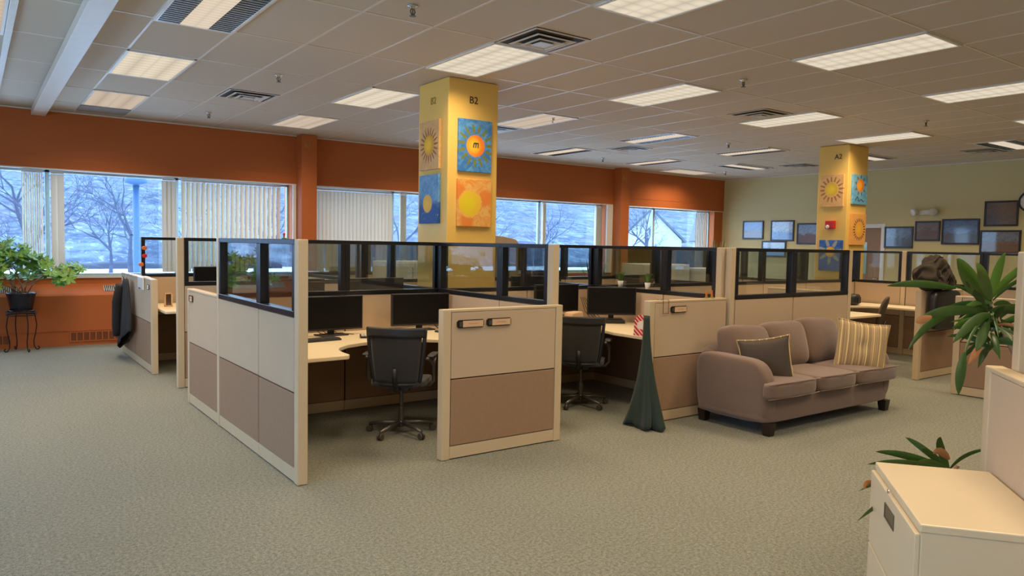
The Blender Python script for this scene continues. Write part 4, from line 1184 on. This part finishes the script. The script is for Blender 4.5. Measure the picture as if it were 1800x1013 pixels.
for pts in ([(0, 0, .26), (.04, -.04, .45), (.10, -.10, .60)], [(0, .02, .26), (-.05, .0, .45), (.02, .0, .58)]): st.tube(pts, .010, 8)
st.build('stems', M['stem'], dq_, smooth=True)
OO = [O]
def bez_leaf(mb, pts, w, n=9, fold=.3, view=Vector((.6, .75, 0))):
    P_ = [Vector(p) - OO[0] for p in pts]
    def B(t):
        if len(P_) == 3: a, b_, c_ = P_; return a * (1 - t) ** 2 + b_ * 2 * t * (1 - t) + c_ * t * t
        a, c_ = P_; return a.lerp(c_, t)
    vs = []; fs = []
    for i in range(n + 1):
        t = i / n; p = B(t); d = (B(min(1, t + .02)) - B(max(0, t - .02))).normalized()
        w *= .985; s = d.cross(view); s = s.normalized() if s.length > .05 else Vector((0, 0, 1)); s = (s + Vector((.2, -.25, .25))).normalized()
        u = s.cross(d); ww = w * .78 * math.sin(PI * min(1, .06 + .94 * t)) ** .7
        vs += [p - s * ww + u * ww * fold, p, p + s * ww + u * ww * fold]
    for i in range(n):
        a = i * 3; fs += [(a, a + 1, a + 4, a + 3), (a + 1, a + 2, a + 5, a + 4)]
    mb.add(vs, fs)
ld, lm, lb_ = MB(), MB(), MB()
c0 = (3.99, 1.54, 1.37)
bez_leaf(ld, [(3.93, 1.56, 1.38), (3.80, 1.6, 1.46), (3.72, 1.60, 1.44)], .012, 5)
bez_leaf(ld, [(3.75, 1.595, 1.435), (3.45, 1.62, 1.475), (3.18, 1.63, 1.452)], .026, 12)
bez_leaf(lm, [c0, (3.75, 1.53, 1.49), (3.52, 1.50, 1.575)], .070)
bez_leaf(lm, [(3.99, 1.53, 1.38), (3.80, 1.50, 1.53), (3.62, 1.46, 1.545)], .052)
bez_leaf(lm, [c0, (4.04, 1.53, 1.50), (4.06, 1.51, 1.61)], .040)
bez_leaf(lm, [(3.97, 1.55, 1.36), (4.08, 1.50, 1.49), (4.30, 1.44, 1.60)], .032, 10)
bez_leaf(ld, [(3.95, 1.54, 1.33), (3.50, 1.56, 1.38), (3.05, 1.467, 1.20)], .030, 14)
bez_leaf(ld, [(3.97, 1.55, 1.32), (3.45, 1.50, 1.37), (3.06, 1.44, 1.325)], .034, 12)
bez_leaf(lb_, [(3.22, 1.455, 1.335), (3.10, 1.44, 1.33), (3.03, 1.43, 1.32)], .022, 4)
bez_leaf(ld, [(3.98, 1.53, 1.30), (3.62, 1.48, 1.26), (3.45, 1.42, 1.13)], .010, 8)
bez_leaf(ld, [(3.48, 1.43, 1.17), (3.43, 1.42, 1.08), (3.42, 1.42, .99)], .030, 8)
bez_leaf(ld, [(3.96, 1.52, 1.31), (3.75, 1.50, 1.31), (3.50, 1.49, 1.20)], .034, 10)
bez_leaf(ld, [(3.97, 1.53, 1.30), (3.82, 1.49, 1.22), (3.72, 1.48, 1.15)], .034, 8)
bez_leaf(lb_, [(3.78, 1.485, 1.18), (3.73, 1.48, 1.15), (3.62, 1.47, 1.10)], .022, 5)
bez_leaf(ld, [(3.97, 1.53, 1.32), (4.1, 1.46, 1.36), (4.28, 1.40, 1.28)], .036, 9)
bez_leaf(ld, [(3.98, 1.55, 1.30), (4.05, 1.47, 1.24), (4.20, 1.38, 1.17)], .034, 9)
bez_leaf(ld, [(3.95, 1.53, 1.32), (3.85, 1.55, 1.44), (3.70, 1.53, 1.47)], .028, 8)
rnd = random.Random(11)
for k in range(44):
    a = rnd.uniform(0, 2 * PI); z = rnd.uniform(1.12, 1.38); L = rnd.uniform(.14, .32)
    b0 = Vector((4.0, 1.53, z)); e = b0 + Vector((math.cos(a) * L, math.sin(a) * L * .6, rnd.uniform(-.14, .12)))
    bez_leaf(rnd.choice((ld, ld, lm)), [b0, (b0 + e) / 2 + Vector((0, 0, .05)), e], rnd.uniform(.012, .026), 7)
for k in range(4):
    a = rnd.uniform(0, 2 * PI); b0 = Vector((4.0, 1.52, 1.25)); e = b0 + Vector((math.cos(a) * .2, math.sin(a) * .12, rnd.uniform(-.02, .1)))
    bez_leaf(lb_, [b0, (b0 + e) / 2 + Vector((0, 0, .04)), e], .010, 6)
ld.build('dark_leaves', M['leaf_dark'], dp_, smooth=True); lm.build('bright_leaves', M['leaf_mid'], dp_, smooth=True); lb_.build('dry_leaves', M['leaf_dry'], dp_, smooth=True)
# low plant around the cabinet
OO[0] = Vector((3.64, 1.64, 0)); ld, lm, lb_ = MB(), MB(), MB()
q0 = (3.70, 1.56, .58)
for tip, w, mbx in (((3.62, 1.73, .71), .022, ld), ((3.676, 1.595, .735), .030, ld), ((3.60, 1.64, .675), .022, ld), ((3.42, 1.77, .66), .026, ld), ((3.20, 1.69, .655), .020, ld),
                    ((3.06, 1.65, .57), .016, ld), ((2.96, 1.595, .475), .020, ld), ((3.80, 1.42, .70), .014, ld), ((3.50, 1.62, .62), .03, ld)):
    m_ = (Vector(q0) + Vector(tip)) / 2 + Vector((0, .03, .035)); bez_leaf(mbx, [q0, m_, tip], w, 9)
bez_leaf(lb_, [(3.70, 1.56, .63), (3.66, 1.58, .69), (3.62, 1.60, .66)], .028, 6)
bez_leaf(lb_, [(3.22, 1.66, .575), (3.14, 1.66, .60), (3.09, 1.64, .575)], .018, 5)
ld.build('dark_leaves', M['leaf_dark'], dq_, smooth=True); lb_.build('dry_leaves', M['leaf_dry'], dq_, smooth=True)

# little potted grasses on the glass rail of the second desk
def grass_pot(loc, label, pr=.032, ph=.07, gh=.11, n=60, wide=.06, matk='leaf_mid', potm='paper', cat='plant', name='potted_grass', seed=1):
    t = empty(name, loc, 0, label, cat)
    MB().lathe([(pr * .75, 0), (pr, ph), (pr * .9, ph), (pr * .88, ph * .9), (.001, ph * .9)], 18).build('pot', M[potm], t, smooth=True)
    m = MB(); r_ = random.Random(seed)
    for k in range(n):
        a = r_.uniform(0, 2 * PI); rr = r_.uniform(0, wide); h_ = gh * r_.uniform(.6, 1)
        leaf(m, (rr * .25 * math.cos(a), rr * .25 * math.sin(a), ph * .88), (rr * math.cos(a), rr * math.sin(a), ph + h_), .0035 + gh * .02, gh * .1, 4)
    m.build('foliage', M[matk], t)
grass_pot((5.995, 6.12, 1.142), 'left small potted grass on the rail behind the second desk', seed=2)
grass_pot((5.995, 5.70, 1.142), 'right small potted grass on the rail behind the second desk', seed=3)
grass_pot((13.0, 10.4, .0), 'spiky plant sticking up in front of the olive wall', .18, .4, 1.42, 60, .38, 'leaf_mid', 'pot', name='spiky_plant', seed=4)
grass_pot((6.0 - .5, 8.15, .76), 'small green plant seen through the pane beside the tall post', .06, .12, .42, 46, .16, 'leaf_mid', 'pot', name='potted_plant', seed=5)
grass_pot((9.3, 10.2, .0), 'thin drooping palm seen against the window above the second desk', .16, .35, 1.15, 34, .32, 'leaf_dark', 'pot', name='palm_plant', seed=6)
grass_pot((12.4, 9.6, .0), 'dark plant seen through the glass right of the second desk', .18, .4, 1.05, 50, .30, 'leaf_mid', 'pot', name='potted_plant', seed=8)
grass_pot((2.85, 12.2, .0), 'plant by the windows seen over the glass on the left', .16, .4, .75, 50, .25, 'leaf_mid', 'pot', name='potted_plant', seed=9)
tiny = empty('tiny_ornament', (3.62, 10.5, 1.611), 0, 'tiny red and green ornament on top of the partition by the orange wall column', 'ornament')
MB().lathe([(.03, 0), (.04, .02), (.01, .03)], 12).build('base', M['leaf_mid'], tiny, smooth=True); MB().lathe([(.008, .03), (.012, .06), (.018, .08), (.003, .10)], 10).build('top', M['red'], tiny, smooth=True)

# curved beige screen behind the near pillar
t = empty('curved_screen', (7.5, 10.75, 0), 0, 'beige rounded screen top rising behind the partition right of the near pillar', 'screen')
MB().prism([(-.55, .0), (.45, .0), (.45, 1.64), (.38, 1.70), (.1, 1.745), (-.2, 1.765), (-.55, 1.77)], -.03, .03, 'xz').build('panel', M['fabric_hi'], t, bevel=.01)
# white storage cabinets in the second row
def storage(x, y, w, h, d_, label, rz=0, z=0):
    t = empty('storage_cabinet', (x, y, z), rz, label, 'cabinet')
    MB().box(-w / 2, w / 2, -d_ / 2, d_ / 2, 0.0, h).build('body', M['white'], t, bevel=.004)
    for s in (-1, 1):
        d0 = MB().box(s * w / 2 * .98, s * .004, -d_ / 2 - .016, -d_ / 2, .03, h - .02).build('door', M['white'], t, bevel=.003)
        MB().tube([(s * .05, -d_ / 2 - .016, h - .10), (s * .05, -d_ / 2 - .04, h - .10), (s * .05, -d_ / 2 - .04, h - .30), (s * .05, -d_ / 2 - .016, h - .30)], .006, 6).build('handle', M['louver'], d0, smooth=True)
storage(8.75, 8.15, 1.05, 1.34, .45, 'white two-door storage cabinet seen through the glass behind the second desk')
storage(9.70, 7.9, .80, 1.28, .45, 'white storage cabinet seen through the glass just left of the tall post by the sofa')
storage(5.45, 10.2, 1.0, 1.32, .42, 'pale storage cabinet seen low through the glass left of the near pillar')
# row of dark binders on the partition rails
for i, (x, y, lb) in enumerate(((2.55, 8.47, 'left'), (2.62, 8.47, 'right'))):
    tag(MB().box(-.018, .018, -.014, .014, 0, .05).build('small_box', M['plastic'], None, loc=(x, y - .021, 1.141), bevel=.003), '%s of two small black boxes seen low through the glass above the first desk' % lb, 'box', 'small black boxes')
# strings / ornaments on far left glass
for i, (z, mk, lb) in enumerate(((1.47, 'orangeclip', 'orange'), (1.37, 'red', 'red'), (1.26, 'orangeclip', 'lower orange'))):
    m = MB().soft((0, 0, 0), (.03, .015, .026), 3, 6)
    tag(m.build('sticker_charm', M[mk], None, smooth=True, loc=(1.80 if i < 2 else 1.76, 10.5 - T - .019, z), merge=True), '%s charm on the left edge of the farthest glass partition' % lb, 'charm', 'charms on the glass edge')

# ------------------------------------------------------------------ vertical blinds
def blind(x0, x1, label, n, ang, y=12.64, top=2.53, bot=1.06, w=.085):
    t = empty('vertical_blind', ((x0 + x1) / 2, y, bot), 0, label, 'blind', 'vertical window blinds')
    H_ = top - bot
    MB().box(-(x1 - x0) / 2, (x1 - x0) / 2, -.02, .02, H_ - .03, H_).build('headrail', M['white'], t, bevel=.003)
    def vane(u, v):
        a = (u - .5) * w; return (a, .006 * (1 - (2 * u - 1) ** 2), .01 + v * (H_ - .045))
    me = None
    for k in range(n):
        x = -(x1 - x0) / 2 + (x1 - x0) * (k + .5) / n
        if me is None:
            o = MB().grid(vane, 6, 1).build('vane', M['vane'], t, smooth=True, loc=(x, 0, 0), rot=(0, 0, ang)); me = o.data
        else:
            o = bpy.data.objects.new('vane', me); C.objects.link(o); o.parent = t; o.location = (x, 0, 0); o.rotation_euler = (0, 0, ang + random.uniform(-.04, .04))
    return t
blind(.60, .86, 'bunched vertical blind beside the leftmost window mullion', 10, R(75))
blind(.955, 1.12, 'narrow closed blind strip right of the leftmost mullion', 2, R(8))
blind(2.44, 2.63, 'narrow closed blind strip left of the wide striped blind', 3, R(8))
blind(2.71, 4.30, 'wide half-closed vertical blind of striped vanes left of the orange column', 21, R(28))
blind(4.89, 6.40, 'wide fully closed vertical blind between the orange column and the near pillar', 21, R(10))
blind(6.56, 6.70, 'bunched blind just left of the near pillar', 7, R(78))
blind(9.98, 10.08, 'bunched blind on the mullion right of the near pillar', 5, R(80))
blind(11.52, 11.70, 'bunched blind at the right end of the middle window', 7, R(78))
blind(14.98, 15.45, 'closed blind at the right end of the last window', 7, R(14))

# ------------------------------------------------------------------ outside
GZ = -1.0
go = struct('ground_outside', MB().box(-80, 160, 13.2, 72.5, GZ - .2, GZ), M['snow']); go.name = 'floor_outside'
def hillF(u, v):
    x = -90 + 290 * u; y = 72 + 95 * v
    z = GZ + 16.5 * (v ** .9) + .8 * math.sin(u * 9) * v
    return (x, y, z)
tag(MB().grid(hillF, 40, 24).build('hillside', M['hill'], None, smooth=True), 'blue wooded snowy hillside beyond the windows', 'hill', kind='structure')
tag(MB().box(-60, 120, 26, 30.0, GZ - .0, GZ + .02).build('road', M['asphalt'], None), 'grey winter road outside the windows', 'road', kind='structure')
def hedgeF(u, v):
    a = PI * u; return (-20 + 82 * v, 70.0 + 1.5 * math.cos(a), GZ + (.52 + .1 * math.sin(v * 90)) * math.sin(a) ** .6)
tag(MB().grid(hedgeF, 8, 80).build('hedge', M['hedge'], None, smooth=True), 'long dark winter hedge at the foot of the hill', 'hedge')
def tree(seed, h):
    h *= .96
    rn = random.Random(seed); m = MB()
    def br(p, d, L, r, lev):
        q = p; pts = [p]; rs = [r]
        for k in range(3):
            d = (d + Vector((rn.gauss(0, .1), rn.gauss(0, .1), rn.gauss(.02, .06)))).normalized(); q = q + d * L / 3; pts.append(q); rs.append(r * (1 - .22 * (k + 1)))
        m.tube(pts, rs, 5 if lev < 2 else 3, False)
        if lev >= 6: return
        for k in range(3 if lev < 5 else 2):
            sp_ = .55 if lev else .75
            nd = (d + Vector((rn.gauss(0, sp_), rn.gauss(0, sp_), rn.gauss(.12, .3)))).normalized()
            br(pts[rn.choice((2, 3, 3))], nd, L * rn.uniform(.62, .82), r * .52, lev + 1)
    br(Vector((0, 0, 0)), Vector((0, 0, 1)), h * .27, h * .022, 0)
    return m
trees = [tree(s_, 9).build('bare_tree', M['bark'], None) for s_ in (1, 5, 9)]
tspots = [(5.9, 44, 'bare winter tree centred in the left window'), (1.9, 40, 'bare winter tree at the left end of the left window'), (12.3, 51, 'bare winter tree behind the lamp post'),
          (16, 50, 'bare winter tree behind the half-closed blind'), (3.4, 51, 'small bare tree behind the central one'), (8.3, 52.5, 'bare tree against the hill left of the lamp post'), (24, 46, 'bare tree seen left of the near pillar'), (34, 44, 'bare tree seen right of the near pillar'),
          (44.5, 45, 'bare tree in the pane right of the middle mullion'), (50, 48, 'bare tree beside the white gabled house'), (37, 54, 'bare tree on the slope behind the middle window'), (19.5, 60, 'bare tree before the hedge behind the closed blinds')]
for i, (x, y, lb) in enumerate(tspots):
    if i < 3: o = trees[i]
    else: o = trees[i % 3].copy(); C.objects.link(o)
    o.location = (x, y, GZ); o.rotation_euler = (0, 0, i * 1.3); s_ = .95 + .12 * ((i * 7) % 4 - 1); o.scale = (s_, s_, s_)
    tag(o, lb, 'tree', 'bare trees outside')
t = empty('street_lamp', (4.42, 27.0, GZ), 0, 'blue lamp post with a domed head outside the left window', 'street lamp')
MB().lathe([(.16, 0), (.13, .1), (.11, .3), (.10, 4.35)], 16).build('pole', M['lamppost'], t, smooth=True)
MB().lathe([(.10, 4.3), (.36, 4.38), (.34, 4.52), (.2, 4.68), (.05, 4.75)], 20).build('lamp_head', M['lamppost'], t, smooth=True)
def house(x, y, w, d_, h, rh, label, rz=0, wallm='siding', win=True):
    t = empty('house', (x, y, GZ), rz, label, 'house')
    MB().box(-w / 2, w / 2, -d_ / 2, d_ / 2, 0, h).prism([(-w / 2, h), (w / 2, h), (0, h + rh)], -d_ / 2, d_ / 2, 'xz').build('wall', M[wallm], t)
    m = MB()
    for s in (-1, 1):
        m.add([(0, -d_ / 2 - .4, h + rh + .1), (0, d_ / 2 + .4, h + rh + .1), (s * (w / 2 + .5), d_ / 2 + .4, h - .2), (s * (w / 2 + .5), -d_ / 2 - .4, h - .2)], [(0, 1, 2, 3)])
    m.build('roof', M['roofing'], t, solid=.2)
    for k in range(max(1, int(w / 3))):
        cx = -w / 2 + (k + .5) * w / max(1, int(w / 3))
        MB().box(cx - .5, cx + .5, -d_ / 2 - .05, -d_ / 2 + .02, .8, h - .7).build('window', M['housewall'], t)
    MB().box(-.25, .25, -d_ / 2 - .05, -d_ / 2 + .02, h + .6, h + 1.2).build('attic_window', M['housewall'], t)
house(63, 60, 6.5, 10, 3.4, 3.2, 'white gabled house seen through the last window', -.75)
house(77, 60, 8, 7, 3.6, 2.6, 'second house with a white roof edge right of the gabled one', .55)

# ------------------------------------------------------------------ world and render look
w = bpy.data.worlds.new('World'); bpy.context.scene.world = w; w.use_nodes = True
nt = w.node_tree; nt.nodes.clear()
o = nt.nodes.new('ShaderNodeOutputWorld'); bg = nt.nodes.new('ShaderNodeBackground')
bg.inputs[0].default_value = (.56, .81, 1.13, 1); bg.inputs[1].default_value = 6.5
nt.links.new(bg.outputs[0], o.inputs[0])
sc = bpy.context.scene
sc.view_settings.view_transform = 'Standard'; sc.view_settings.look = 'None'; sc.view_settings.gamma = 1
sc.view_settings.use_curve_mapping = False; sc.view_settings.exposure = 0
